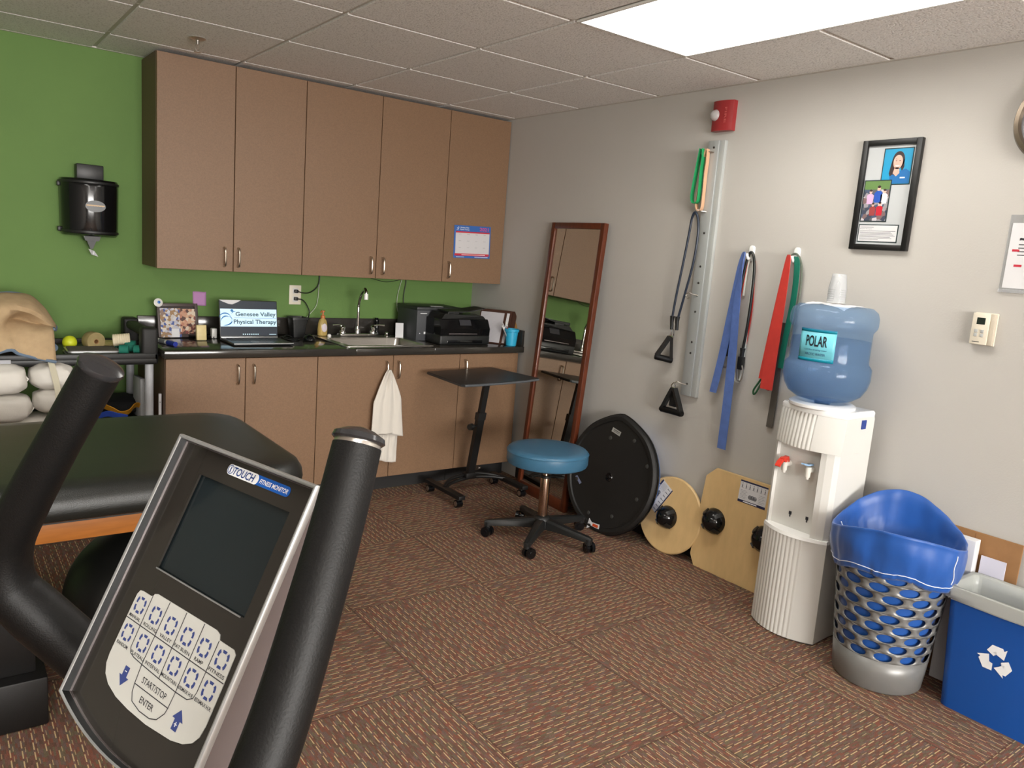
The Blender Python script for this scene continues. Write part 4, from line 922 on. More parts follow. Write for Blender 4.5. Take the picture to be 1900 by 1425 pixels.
# ------------------------------------------------------------------ recycling bin
t = thing('recycling_bin', 'blue rectangular recycling bin with white arrows, right of the basket', 'recycling bin')
def binr(s, z, o=0): return [(x, y, z) for x, y in rrect(-.268-s*.026-o+.02, -3.885-s*.012-o, -.076+o, -3.482+s*.018+o, .030, 5)]
m = MB(); m.rings([binr(0, .0), binr(.02, .012), binr(1, .408), binr(1, .408, .010), binr(1, .430, .011), binr(1, .430, .004), binr(1, .415, -.002), binr(.05, .016, -.004)]); m.build('bin_body', binm, t)
Fb = frame((-.263, -3.638, .240), (0, -1, 0), (-.06, 0, 1)) @ Matrix.Scale(1.32, 4)
Vc, dl, dr, nl, nr = Vector((0, .040)), Vector((-.5, -.866)), Vector((.5, -.866)), Vector((-.866, .5)), Vector((.866, .5))
arrow = [Vc+dl*.029+nl*.0095, Vc+dl*.008+nl*.0095, Vc+dr*.008+nr*.0095, Vc+dr*.015+nr*.0095, Vc+dr*.013+nr*.018, Vc+dr*.036, Vc+dr*.013-nr*.018, Vc+dr*.015-nr*.0095, Vc+Vector((0, -.019)), Vc+dl*.029-nl*.0095]
for k in range(3):
    R = Matrix.Rotation(math.radians(-120*k), 2); m = MB(Fb); flat(m, [tuple(R @ p) for p in arrow], .0012)
    m.build('recycling_arrow', whiteink, t, smooth=False, solid=.0004)
m = MB(Fb)
m.bm.free(); m = None
t = thing('bin_liner', 'frosted white plastic liner folded over the blue recycling bin', 'bin liner')
def lin_(u, v):
    if v < .35: s_ = v/.35; k, o, z = 1, .0135, .398+.046*s_+.014*noise.noise(Vector((u*22, 0, 3)))*(1-s_)
    elif v < .5: s_ = (v-.35)/.15; k, o, z = 1, .0135-.018*s_, .444-.004*s_
    else: s_ = (v-.5)/.5; k, o, z = 1-.9*s_, -.0045-.010*s_, .44-.40*s_
    P = [Vector(p) for p in binr(k, z, o)]; n = len(P); x = u*n; i = int(x) % n; p = P[i].lerp(P[(i+1) % n], x-int(x))
    w_ = .006*noise.noise(Vector((p.x*60, p.y*60, v*6))) if v < .5 else -.006*abs(noise.noise(Vector((p.x*30, p.y*30, v*4))))
    d_ = Vector((p.x+.155, p.y+3.68, 0)).normalized()
    return (min(-.060, p.x+d_.x*w_), p.y+d_.y*w_, z)
m = MB(); m.surf(lin_, 120, 22, cu=True); m.build('liner_film', liner, t, solid=.0006, recalc=False)

# cardboard and papers behind the bin
t = thing('cardboard_sheet', 'brown corrugated cardboard sheet leaning on the wall behind the recycling bin', 'cardboard')
F = frame((-.026, -3.25, .005), (0, -1, 0), (.03, 0, 1))
MB(F).box(0, 0, 0, .325, .568, .006, .001).build('panel', cardb, t, smooth=False)
MB(F).ribbon([(.17, .562, .0064), (.171, .30, .0064), (.17, .02, .0064)], (.002, 0, 0), .0006).build('fold_crease', mat('crease_brown', (130, 90, 54), .9), t)
m = MB(frame((-.082, -3.372, .0), (.03, -1, 0), (.0, 0, 1))); m.box(0, 0, -.042, .078, .555, 0, .002)
tag(m.build('file_box', [paper], smooth=False), 'white topped carton standing between the basket and the cardboard sheet', 'box')
m = MB(frame((-.050, -3.462, .0), (0, -1, 0), (.012, 0, 1))); m.box(0, 0.002, 0, .082, .503, .004)
tag(m.build('paper_stack', mat('cool_white_paper', (206, 204, 216), .7), smooth=False), 'upright stack of pale paper in front of the cardboard sheet', 'paper')

# ------------------------------------------------------------------ right wall: alarm, rail, bands, frame ...
t = thing('fire_alarm_strobe', 'red fire alarm horn strobe high on the grey wall', 'fire alarm')
F = at(WALLR, 2.052, 2.149)
def al(w0, d): return [(x, y) for x, y in d]
m = MB(F); n = 12
m.rings([[(-.056+.112*i/n, yy, .012+.030*math.sin(PI*(.25+.6*i/n))) for i in range(n+1)]+[(.056, yy, 0), (-.056, yy, 0)] for yy in (-.068, .068)]); m.build('housing', redp, t)
m = MB(F); m.lathe([(.027, 0), (.026, .008), (.018, .020), (.006, .025)], (-.036, .004, .034), 22).build('strobe_lens', lens, t)
m = MB(F); m.lathe([(.018, 0), (.012, .006)], (-.036, .004, .0345), 12); m.cyl((-.052, .004, .046), (-.020, .004, .046), .004); m.build('flash_tube', chrome, t)
Fa = F @ Matrix.Translation((.026, 0, .0415)) @ Matrix.Rotation(-PI/2, 4, 'Z')
m = MB(Fa); text_into(m, 'FIRE', 0, 0, w=.070, h=.013, z=.0012, bold=.02); m.build('fire_lettering', mat('faded_ink', (196, 96, 92), .5), t, smooth=False)
m = MB(F); m.lathe([(.004, 0), (.003, .002)], (-.020, -.052, .037), 10); m.build('test_hole', ink, t)

t = thing('anchor_rail', 'tall grey metal strap rail with holes screwed to the wall', 'wall rail')
F = at(WALLR, 1.983, .808); Lr = 1.232
m = MB(F); m.box(0, 0, 0, .062, Lr, .026, .002); m.build('face_plate', zinc, t)
m = MB(F); m.box(.062, 0, 0, .094, Lr, .020, .002); m.build('side_flange', mat('pale_grey_steel', (182, 186, 184), .4, metal=.2), t)
for yy in (.06, .215, .27, .42, .50, .56, .64, .80, 1.20): MB(F).lathe([(.0055, 0), (.0055, .0012), (.0035, .0014), (.0035, 0)], (.036, yy, .026), 14).build('screw_hole', mat('hole_metal', (70, 66, 60), .5), t)
hooks_on = [(.010, 1.178), (.004, .900), (.012, .500), (.004, .055)]
def ohook(par, x, y):
    m = MB(F); m.tube(smoothpts([(x+.03, y, .027), (x+.006, y+.004, .042), (x-.012, y+.010, .050), (x-.022, y-.004, .054), (x-.012, y-.016, .056), (x+.002, y-.014, .056)], 5), .0028, 8); return m.build('hook', steel, par)
for x, y in hooks_on: ohook(t, x, y)
# loop bands on top hook
for lb_, mt, x0, x1, zb, zo, ww in (('green latex loop band folded over the top hook of the wall rail', bandgreen, -.020, .010, 1.745, .060, .034), ('peach latex loop band behind the green one on the wall rail', bandpeach, .000, .024, 1.712, .044, .030)):
    Z1 = 2.000-.808; Z0 = zb-.808
    pts = smoothpts([(x0+.008, Z1, zo), (x0+.002, Z1-.05, zo), (x0-.004, (Z0+Z1)/2, zo+.004), (x0-.014, Z0+.04, zo+.002), (x0-.008, Z0+.008, zo), (x0+.006, Z0, zo), (x1-.004, Z0+.012, zo), (x1-.002, Z0+.06, zo), (x1-.004, (Z0+Z1)/2+.02, zo), (x1-.002, Z1-.05, zo), (x1-.006, Z1, zo)], 5)
    m = MB(F); m.ribbon(pts, [(.008, 0, ww)]*len(pts), .0022); tag(m.build('resistance_loop', mt, None), lb_, 'exercise band')
# tube with handles
def handle(F, x, y, z, lb_, s=1, tilt=0):
    G = F @ Matrix.Translation((x, y, z)) @ Matrix.Rotation(tilt, 4, 'Z') @ Matrix.Rotation(.35, 4, 'Y')
    return G
t = thing('resistance_tube', 'navy resistance tube doubled over the rail hook with a black triangle handle', 'resistance tube')
m = MB(F); zt = .897
Hk = .902
m.tube(smoothpts([(-.085, .372, .052), (-.072, .50, .052), (-.050, .66, .053), (-.032, .80, .055), (-.022, .87, .058), (-.006, .895, .060), (.012, .872, .058), (.022, .80, .054), (.012, .66, .052), (-.020, .50, .052), (-.048, .372, .052)], 7), .0058, 10); m.build('tube', navytube, t)
for x in (-.086, -.052):
    m = MB(F); m.tube([(x+.003, .386, .052), (x+.002, .36, .052), (x+.006, .318, .052)], [.0125, .0095, .008], 12); m.build('tube_end', blk, t)
m = MB(F)
for x in (-.082, -.066): m.tube([(x, .322, .052), (x+.004, .30, .054), (x+.004, .288, .052)], .0028, 8)
m.box(-.088, .276, .046, -.062, .290, .058, .003); m.build('clip', chrome, t)
def tri(G, par, s=1.0, wide=True):
    m = MB(G)
    m.ribbon([(-.005, .0, 0), (-.028*s, -.05, .0), (-.052*s, -.105, .0), (-.055*s, -.112, 0)], (.004, .0, .026), .016) ; m.ribbon([(.005, .0, 0), (.028*s, -.05, .0), (.052*s, -.105, .0), (.055*s, -.112, 0)], (-.004, .0, .026), .016)
    st = m.build('handle_strap', blk, par)
    m = MB(G); m.tube([(-.066*s, -.118, 0), (-.058*s, -.118, 0), (0, -.118, 0), (.058*s, -.118, 0), (.066*s, -.118, 0)], [.013, .0165, .0155, .0165, .013], 16); m.build('grip', foam, par)
tri(F @ Matrix.Translation((-.080, .280, .052)) @ Matrix.Rotation(-.28, 4, 'Z') @ Matrix.Rotation(.9, 4, 'Y'), t, .70)
t = thing('triangle_exercise_grip', 'black foam triangle handle hanging alone from the lowest rail hook', 'exercise handle')
G = F @ Matrix.Translation((-.016, .030, .060)) @ Matrix.Rotation(.0, 4, 'Z')
tri(G, t, 1.1)
m = MB(G); m.box(-.024, -.095, -.012, .020, -.004, -.002, .004); m.build('spare_strap', blk, t)
m = MB(G); m.tube(smoothpts([(-.006, -.004, 0), (-.014, .012, .004), (.0, .028, 0), (.012, .012, .004), (.004, -.004, 0)], 5), .003, 8); m.box(-.012, -.006, -.008, .012, .006, .008, .003); m.build('carabiner', chrome, t)

def wallhook(y, z, lb_):
    G = at(WALLR, y, z); t = thing('adhesive_hook', lb_, 'wall hook', 'white adhesive hooks')
    m = MB(G); m.rings([[(x*1.0, yy, zz) for x, yy in rrect(-.014, -.040, .014, .030, .013, 5)] for zz in (0, .007)]+[[(x*.8, yy*.9, .010) for x, yy in rrect(-.014, -.040, .014, .030, .013, 5)]]).build('plate', whiteg, t)
    m = MB(G); m.tube(smoothpts([(0, -.010, .008), (0, -.026, .012), (0, -.030, .026), (0, -.018, .036), (0, -.008, .038)], 5), [.007]*20+[.006], 10).build('hook', whiteg, t)
    return G
G1 = wallhook(2.290, 1.530, 'white adhesive hook holding the blue band, nearer the rail')
G2 = wallhook(2.525, 1.530, 'white adhesive hook holding the red band, behind the water bottle')
# blue band: long strip over the hook
def strip(G, pts, wv, th, name, mt, lb_, cat='exercise band', n=6):
    m = MB(G); P = smoothpts(pts, n); k = len(P)
    if isinstance(wv, list):
        W = [Vector(wv[min(int(i/(k-1)*(len(wv)-1)), len(wv)-2)]).lerp(Vector(wv[min(int(i/(k-1)*(len(wv)-1))+1, len(wv)-1)]), i/(k-1)*(len(wv)-1)-min(int(i/(k-1)*(len(wv)-1)), len(wv)-2)) for i in range(k)]
    else: W = [Vector(wv)]*k
    m.ribbon(P, W, th); o = m.build(name, mt, None)
    if lb_: tag(o, lb_, cat)
    return o
strip(G1, [(-.100, -.672, .036), (-.066, -.47, .040), (-.040, -.25, .044), (-.022, -.08, .046), (-.012, -.010, .046), (-.008, -.004, .046), (-.004, -.012, .052), (-.006, -.10, .060), (-.002, -.25, .064), (.004, -.45, .062), (.008, -.68, .060), (.004, -.925, .056)],
      [(.042, 0, .004), (.046, 0, .004), (.040, 0, .01), (.022, 0, .02), (.020, 0, .02), (.040, 0, .006), (.050, 0, .003), (.050, 0, .002)], .0022, 'resistance_band', bandblue, 'long faded blue latex band draped over the hook next to the rail')
t = thing('resistance_tube', 'black resistance tube looped over the hook behind the blue band', 'resistance tube')
m = MB(G1); m.tube(smoothpts([(-.050, -.40, .022), (-.030, -.25, .022), (-.012, -.08, .024), (.004, -.008, .026), (.026, -.012, .026), (.040, -.08, .024), (.042, -.20, .022), (.038, -.35, .022), (.030, -.45, .022)], 6), .0062, 10); m.build('tube', blacktube, t)
for x, y in ((-.052, -.40), (.030, -.45)): m = MB(G1); m.tube([(x, y+.01, .022), (x, y-.012, .022), (x, y-.04, .022)], [.013, .010, .009], 12); m.box(x-.014, y-.09, .012, x+.014, y-.03, .034, .003); m.build('tube_end', blk, t)
for x, y in ((-.055, -.48), (.036, -.53)): m = MB(G1); m.tube(smoothpts([(x, y+.02, .03), (x-.018, y, .03), (x-.010, y-.055, .03), (x+.010, y-.06, .03), (x+.014, y-.01, .03), (x, y+.02, .03)], 5), .0036, 8); m.build('carabiner', steel, t)
tag(MB(G1).tube(smoothpts([(-.012, -.20, .012), (-.006, -.07, .014), (.006, -.012, .016), (.018, -.02, .016), (.026, -.10, .014), (.030, -.25, .012), (.034, -.45, .012), (.030, -.58, .014), (.010, -.60, .018), (-.006, -.56, .018)], 6), .0052, 8).build('white_resistance_tube', whitetube), 'white resistance tube hanging behind the black tube and blue band', 'resistance tube')
strip(G1, [(-.050, -.42, .016), (-.030, -.25, .016), (-.008, -.03, .018)], (.014, 0, .004), .002, 'red_resistance_band', bandred, 'narrow red band left strand glimpsed behind the blue band')
strip(G1, [(.032, -.42, .008), (.040, -.25, .008), (.026, -.04, .010)], (.014, 0, .004), .002, 'red_resistance_band', bandred, 'narrow red band right strand beside the black tube')
# red group
strip(G2, [(-.072, -.560, .040), (-.052, -.40, .044), (-.030, -.20, .050), (-.014, -.03, .050), (-.008, -.006, .052), (-.002, -.03, .060), (-.006, -.20, .066), (-.018, -.40, .064), (-.028, -.600, .060)],
      [(.034, 0, .004), (.036, 0, .004), (.030, 0, .01), (.022, 0, .016), (.024, 0, .016), (.044, 0, .008), (.060, 0, .006), (.066, 0, .004)], .0024, 'resistance_band', bandred, 'wide red latex band draped over the hook behind the water bottle')
strip(G2, [(-.004, -.02, .028), (.012, -.012, .030), (.026, -.06, .030), (.028, -.20, .028), (.010, -.38, .024), (.004, -.50, .022)], (.030, 0, .004), .002, 'resistance_band', bandteal, 'teal green latex band hanging right of the wide red band')
tag(MB(G2).tube(smoothpts([(-.070, -.36, .018), (-.050, -.20, .020), (-.026, -.04, .022), (-.004, .0, .024), (.026, -.012, .024), (.046, -.08, .020), (.046, -.22, .018), (.030, -.40, .018)], 6), .005, 8).build('grey_resistance_tube', mat('grey_green_tubing', (96, 104, 92), .35)), 'grey-green resistance tube looped over the hook with the red band', 'resistance tube')
tag(MB(G2).tube(smoothpts([(-.080, -.555, .022), (-.098, -.585, .022), (-.118, -.620, .022), (-.116, -.640, .022), (-.104, -.630, .022), (-.088, -.595, .022), (-.070, -.56, .022), (-.05, -.50, .022)], 6), .0045, 8).build('green_resistance_tube', greentube), 'green tube loop sticking out below the red band', 'resistance tube')
tag(MB(G2).tube(smoothpts([(-.060, -.53, .030), (-.070, -.585, .030), (-.040, -.605, .032), (-.022, -.595, .034), (-.022, -.55, .034)], 6), .0032, 8).build('red_resistance_tube', redtube), 'thin dark red tube curving below the wide red band', 'resistance tube')
strip(G2, [(-.022, -.30, .012), (-.014, -.50, .012), (-.014, -.65, .012), (-.018, -.775, .014)], (.034, 0, .002), .002, 'resistance_band', bandgrey, 'dark grey band hanging lowest, behind the water cooler edge')
tag(MB(G2).tube([(-.046, -.34, .016), (-.052, -.46, .016), (-.060, -.52, .016)], .007, 8).build('brown_strap', mat('brown_webbing', (92, 70, 56), .8)), 'brown strap end hanging left of the red band', 'strap')

# framed photos
t = thing('picture_frame', 'black framed portrait and team photo with text on the grey wall', 'picture frame')
F = at(WALLR, 2.768, 1.563); Wp, Hp, ff = .236, .425, .022
m = MB(F); m.box(0, 0, 0, ff, Hp, .022, .002); m.box(Wp-ff, 0, 0, Wp, Hp, .022, .002); m.box(ff, 0, 0, Wp-ff, ff, .022, .002); m.box(ff, Hp-ff, 0, Wp-ff, Hp, .022, .002); m.build('frame_moulding', mat('satin_black_frame', (14, 14, 14), .45), t)
MB(F).box(ff-.002, ff-.002, .002, Wp-ff+.002, Hp-ff+.002, .010).build('mat_board', mat('grey_mat_board', (186, 190, 192), .5), t, smooth=False)
m = MB(F); m.box(.088, .252, .010, .206, .392, .0112); m.box(.018+.008, .110, .0112, .136, .272, .0125); m.box(.026, .030, .010, .190, .100, .0112); m.build('dark_mount', mat('dark_green_mount', (24, 46, 48), .5), t, smooth=False)
m = MB(F); m.box(.092, .256, .0112, .202, .388, .0118); pr = m.build('portrait_print', mat('print_turquoise', (24, 150, 196), .4), t, smooth=False)
def disc(m, x, y, rx, ry, z, n=24, a0=0, a1=360): flat(m, [(x+rx*math.cos(math.radians(a0+(a1-a0)*i/n)), y+ry*math.sin(math.radians(a0+(a1-a0)*i/n))) for i in range(n)], z)
m = MB(F); disc(m, .150, .345, .024, .034, .0120); flat(m, [(.126, .350), (.118, .296), (.126, .276), (.146, .290), (.150, .33)], .0120); flat(m, [(.173, .350), (.176, .320), (.168, .300), (.160, .33)], .0120); m.build('portrait_hair', mat('print_brown', (52, 34, 34), .5), pr, smooth=False)
m = MB(F); disc(m, .149, .338, .0185, .027, .0122); flat(m, [(.139, .318), (.157, .318), (.160, .296), (.148, .284), (.134, .296)], .0122); m.build('portrait_skin', mat('print_skin', (222, 176, 160), .5), pr, smooth=False)
m = MB(F); flat(m, [(.128, .257), (.201, .257), (.201, .300), (.184, .312), (.160, .304), (.148, .284), (.134, .292), (.122, .284)], .0121); m.build('portrait_shirt', mat('print_shirt', (16, 104, 170), .5), pr, smooth=False)
m = MB(F); disc(m, .142, .343, .003, .0015, .0124, 8); disc(m, .156, .343, .003, .0015, .0124, 8); flat(m, [(.140, .357-.006), (.146, .353-.004), (.139, .349)], .0124); m.build('portrait_eyes', ink, pr, smooth=False)
m = MB(F); disc(m, .149, .326, .009, .0045, .0124, 12, 180, 360); m.box(.165, .276, .0122, .184, .281, .0125); m.build('portrait_smile', whiteink, pr, smooth=False)
m = MB(F); m.box(.030, .114, .0125, .132, .268, .0131); pr = m.build('team_print', blotchy('team_print', [(60, 66, 84), (150, 146, 150), (120, 96, 96), (196, 190, 196), (70, 84, 110), (92, 92, 96)], 60), t, smooth=False)
m = MB(F); flat(m, rect(.030, .235, .132, .268), .0133); m.build('printed_trees', mat('print_green', (96, 130, 70), .6), pr, smooth=False)
for nm, cx2, cy3, sc_, col in (('printed_person', .058, .206, .9, (206, 170, 206)), ('printed_person', .090, .216, 1.05, (30, 80, 176)), ('printed_person', .114, .208, .9, (226, 226, 230)), ('printed_person', .074, .158, .8, (150, 60, 60)), ('printed_person', .102, .160, .85, (190, 30, 50))):
    m = MB(F); m.mi = 0; flat(m, [(cx2-.014*sc_, cy3-.030*sc_), (cx2+.014*sc_, cy3-.030*sc_), (cx2+.016*sc_, cy3+.006), (cx2+.006, cy3+.014*sc_), (cx2-.006, cy3+.014*sc_), (cx2-.016*sc_, cy3+.006)], .0135)
    m.mi = 1; disc(m, cx2, cy3+.022*sc_, .0065*sc_, .009*sc_, .0137, 12); m.mi = 2; disc(m, cx2, cy3+.028*sc_, .0068*sc_, .005*sc_, .0138, 10)
    m.build(nm, [mat('print_col_%d_%d' % (col[0], col[2]), col, .5), mat('print_skin', (222, 176, 160)), mat('print_brown', (52, 34, 34))], pr, smooth=False)
m = MB(F); m.box(.030, .034, .0112, .186, .096, .0118); pr = m.build('caption_card', paper, t, smooth=False)
m = MB(F); text_into(m, 'Physical Therapist', .034, .082, w=.050, h=.004, z=.0120, left=True, bold=.01); text_into(m, 'Name, PT, MS', .034, .089, w=.055, h=.004, z=.0120, left=True, bold=.01) if 0 else m.box(.034, .0875, .0118, .090, .0890, .0121)
for i in range(8): m.box(.034, .0735-.0047*i, .0118, .180-.006*((i*7) % 4)-(0 if i < 7 else .06), .0748-.0047*i, .0121)
m.build('caption_lettering', mat('caption_ink', (70, 70, 80), .6), pr, smooth=False)
# thermostat
t = thing('thermostat', 'ivory wall thermostat with small dark display', 'thermostat')
F = at(WALLR, 3.287, 1.243)
MB(F).box(0, 0, 0, .077, .116, .010, .003).build('back_plate', ivory, t); MB(F).box(.0, .002, .010, .058, .114, .026, .003).build('case', ivory, t); m = MB(F)
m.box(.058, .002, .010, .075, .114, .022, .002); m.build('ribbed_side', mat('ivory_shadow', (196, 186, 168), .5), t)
MB(F).box(.016, .074, .026, .044, .098, .0265).build('display', mat('lcd_green_black', (38, 46, 40), .2), t, smooth=False)
m = MB(F)
for x in (.013, .034):
    for y in (.030, .044): m.box(x, y, .026, x+.011, y+.012, .0285, .001)
m.build('button', mat('button_grey', (176, 178, 176), .4), t)
m = MB(F); m.box(.010, .010, .026, .034, .0125, .0263); m.build('maker_lettering', ink, t, smooth=False)
# sign holder
t = thing('sign_holder', 'clear acrylic sign holder with a white notice at the right edge', 'sign')
F = at(WALLR, 3.345, 1.436)
MB(F).box(0, 0, 0, .225, .268, .002).build('acrylic_back', clearp, t, smooth=False)
MB(F).box(.010, .016, .0022, .215, .240, .003).build('notice', paper, t, smooth=False)
m = MB(F); m.box(0, 0, .002, .225, .012, .012, .002); m.build('lower_lip', clearp, t)
m = MB(F); scribble(m, .040, .140, .185, .010, .0033, 10); 
for i in range(4): m.box(.040, .165-.012*i, .003, .18, .168-.012*i, .0033)
m.build('notice_lettering', ink, t, smooth=False)
m = MB(F); m.box(.022, .142, .003, .045, .150, .0034); m.box(.035, .090, .003, .06, .098, .0034); m.build('red_mark', inkr, t, smooth=False)
# clock
t = thing('wall_clock', 'round wall clock with bronze rim cut off by the right edge', 'clock')
F = at(WALLR, 3.452, 2.015)
MB(F).lathe([(.118, .0), (.14, .004), (.145, .02), (.138, .034), (.124, .036), (.118, .024)], (0, 0, 0), 56, cap=False).build('rim', mat('bronze_rim', (110, 98, 84), .3, metal=.7), t)
MB(F).lathe([(.125, .002), (.122, .016), (.01, .016)], (0, 0, 0), 48).build('dial', mat('dial_grey', (150, 150, 152), .4), t)
m = MB(F); m.ribbon([(0, 0, .018), (0, .05, .018), (0, .078, .018)], (.008, 0, 0), .002); m.build('hour_hand', ink, t); m = MB(F); m.ribbon([(0, 0, .021), (.06, .04, .021), (.09, .06, .021)], (.003, -.004, 0), .002); m.build('minute_hand', ink, t)

# ------------------------------------------------------------------ black utility cart at the left
t = thing('utility_cart', 'black plastic utility cart with grey posts left of the base cabinets', 'utility cart')
X0, X1, Y0, Y1 = -3.02, -2.165, -.575, -.055; Zt = .838
m = MB(); m.box(X0, Y0, Zt-.052, X1, Y1, Zt-.012, .012, 3); m.box(X0, Y0, Zt-.03, X1, Y0+.02, Zt+.004, .006); m.box(X0, Y1-.02, Zt-.03, X1, Y1, Zt+.010, .006); m.box(X1-.02, Y0, Zt-.03, X1, Y1, Zt+.004, .006)
m.build('top_shelf', blk, t)
m = MB(); m.box(X0, Y0, .455, X1, Y1, .49, .012, 3); m.box(X0, Y1-.02, .47, X1, Y1, .53, .006); m.build('middle_shelf', blk, t)
m = MB(); m.box(X0, Y0, .10, X1, Y1, .14, .012, 3); m.build('bottom_shelf', blk, t)
for (x, y) in ((X1-.035, Y0+.035), (X1-.035, Y1-.035), (X0+.035, Y0+.035), (X0+.035, Y1-.035)):
    MB().cyl((x, y, .13), (x, y, Zt-.04), .0195, seg=20).build('post', mat('grey_post_plastic', (172, 174, 178), .4), t)
    m = MB(); m.cyl((x, y-.014, .05), (x, y+.014, .05), .050, seg=20); m.cyl((x, y, .06), (x, y, .11), .014, seg=10); m.build('caster', blk, t)
m = MB(); m.box(X1-.075, Y0-.0, Zt-.01, X1+.000, Y0+.075, Zt+.125, .016, 4); m.box(X1-.075, Y1-.085, Zt-.01, X1+.0, Y1-.0, Zt+.125, .016, 4); m.box(X1-.062, Y0+.05, Zt+.070, X1-.008, Y1-.05, Zt+.112, .016, 4); m.build('push_handle', mat('textured_black', (24, 24, 23), .6), t)
for v in (): pass
zt_ = Zt-.0115
# ball
m = MB(); m.ell((-2.505, -.30, zt_+.0325), .0325, .0325, .0325, 24, 14); tag(m.build('massage_ball', mat('neon_yellow', (206, 214, 40), .5)), 'small neon yellow ball on the cart top shelf', 'ball')
# tape rolls
def roll(F, ro, ri, w_, mt, name, lb_, core=None, cat='tape'):
    m = MB(F); m.lathe([(ri, 0), (ro-.001, 0), (ro, .002), (ro, w_-.002), (ro-.001, w_), (ri, w_), (ri, 0)], (0, 0, 0), 36, cap=False); t = thing(name, lb_, cat); m.build('wound_tape', mt, t)
    m = MB(F); m.lathe([(ri, .001), (ri, w_-.001), (ri-.003, w_-.001), (ri-.003, .001), (ri, .001)], (0, 0, 0), 28, cap=False); m.build('core', core or cardb, t)
roll(frame((-2.418, -.315, zt_+.0445), (1, .35, 0), (0, 0, 1)), .044, .012, .055, mat('aged_tape', (152, 136, 92), .7, noise_amt=.1, noise_scale=60), 'tape_roll', 'large yellowish roll of tape standing behind the ball')
F = frame((-2.27, -.385, zt_+.052), (.1, 1, 0), (-.25, 0, 1))
t = thing('tape_roll', 'cream ridged roll of bandage on the stacked trays', 'bandage roll')
m = MB(); a = Vector((-2.335, -.410, zt_+.056)); bb = Vector((-2.262, -.425, zt_+.064)); n = 8
pts = []; rs = []
for i in range(n*2+1): pts.append(a.lerp(bb, i/(n*2))); rs.append(.030 if i % 2 else .028)
m.tube(pts, rs, 22); m.build('wound_bandage', mat('cream_bandage', (220, 208, 180), .8), t)
# trays
for i, (lb_) in enumerate(('grey topped metal tray, lower of two stacked on the cart', 'grey topped metal tray, upper of two stacked on the cart')):
    t = thing('metal_tray', lb_, 'tray', 'stacked trays on the cart'); z = zt_+.0008+.0125*i; F = frame((-2.545+.005*i, -.535+.01*i, z), (1, -.02, 0), (.02, 1, 0))
    m = MB(F); m.prism(rrect(0, 0, .215, .16, .018), 0, .004); m.prism(rrect(-.004, -.004, .219, .164, .02), .004, .0075); m.build('rim', silver, t)
    m = MB(F); m.prism(rrect(.005, .005, .210, .155, .014), .0076, .0108); m.build('liner', mat('grey_felt', (92, 88, 82), .9), t, smooth=False)
m = MB(frame((-2.395, -.24, zt_+.0005), (1, -.1, 0), (.1, 1, .12))); m.box(0, 0, 0, .12, .09, .014, .003); tag(m.build('folded_pad', mat('straw_paper', (196, 180, 120), .8)), 'straw coloured folded pad at the back of the cart top', 'pad')
# teal putty pieces
for i, (x, y, z, r_, l_, lb_) in enumerate([(-2.305, -.505, .024, .024, .040, 'teal bandage roll nearest the trays, front of the teal pile'), (-2.262, -.43, .030, .028, .045, 'large teal bandage roll at the back of the pile'), (-2.238, -.50, .022, .022, .036, 'teal bandage roll in the middle of the pile'), (-2.300, -.39, .036, .020, .05, 'teal bandage roll behind the cream roll'), (-2.208, -.515, .017, .016, .022, 'small teal roll near the cart handle'), (-2.188, -.52, .015, .013, .010, 'thin teal disc beside the cart handle'), (-2.215, -.455, .020, .019, .03, 'teal roll leaning behind the small ones')]):
    m = MB(); a = Vector((x-l_/2, y+.004*i % .01, zt_+z+.0006)); bb = Vector((x+l_/2, y-.012, zt_+z+.0006)); m.tube([a, a.lerp(bb, .04), a.lerp(bb, .96), bb], [r_*.86, r_, r_, r_*.86], 20)
    tag(m.build('bandage_roll', mat('teal_wrap', (12, 108, 90), .75, bump=.6, bump_scale=300)), lb_, 'bandage roll', 'teal rolls on the cart')
# tan heat pack cover
t = thing('heat_pack_cover', 'tan terry hot pack cover with grey-blue piping heaped on the cart', 'heat pack cover')
rows = [[(-50, 600, -.35), (0, 575, -.30), (50, 580, -.28), (85, 600, -.30), (100, 612, -.34)],
 [(-50, 560, -.45), (5, 547, -.44), (50, 550, -.42), (82, 572, -.42), (103, 607, -.45)],
 [(-50, 575, -.60), (5, 564, -.62), (45, 568, -.60), (78, 588, -.56), (99, 611, -.52)],
 [(-55, 600, -.62), (-8, 598, -.64), (20, 588, -.50), (60, 600, -.545), (93, 606, -.56)],
 [(-55, 630, -.64), (-4, 622, -.66), (16, 604, -.60), (58, 610, -.645), (91, 612, -.62)],
 [(-55, 650, -.63), (2, 630, -.665), (20, 630, -.655), (55, 640, -.66), (92, 645, -.645)],
 [(-55, 662, -.62), (6, 640, -.665), (25, 647, -.66), (60, 656, -.665), (93, 664, -.65)]]
rows = [[Vector((-2.792+.00203*u, y, 1.066-(v-560)*.00236)) for u, v, y in r] for r in rows]
rows = [smoothpts(r, 5) for r in rows]
cols = [smoothpts([r[i] for r in rows], 5) for i in range(len(rows[0]))]
m = MB(); nr = len(cols[0]); g_ = [[m.v(cols[i][j]+Vector((0, .012*noise.noise(cols[i][j]*14), .006*noise.noise(cols[i][j]*17+Vector((3, 3, 3)))))) for i in range(len(cols))] for j in range(nr)]
for j in range(nr-1):
    for i in range(len(cols)-1): m.face([g_[j][i], g_[j][i+1], g_[j+1][i+1], g_[j+1][i]])
m.build('outer_flap', tan, t, solid=.014)
m = MB(); m.tube([c_[-1]+Vector((0, -.004, 0)) for c_ in cols], .0075, 8); m.build('lower_piping', bluepipe, t)
m = MB(); m.tube([p+Vector((.004, 0, 0)) for p in cols[-1][:18]], .0065, 8); m.build('edge_piping', bluepipe, t)
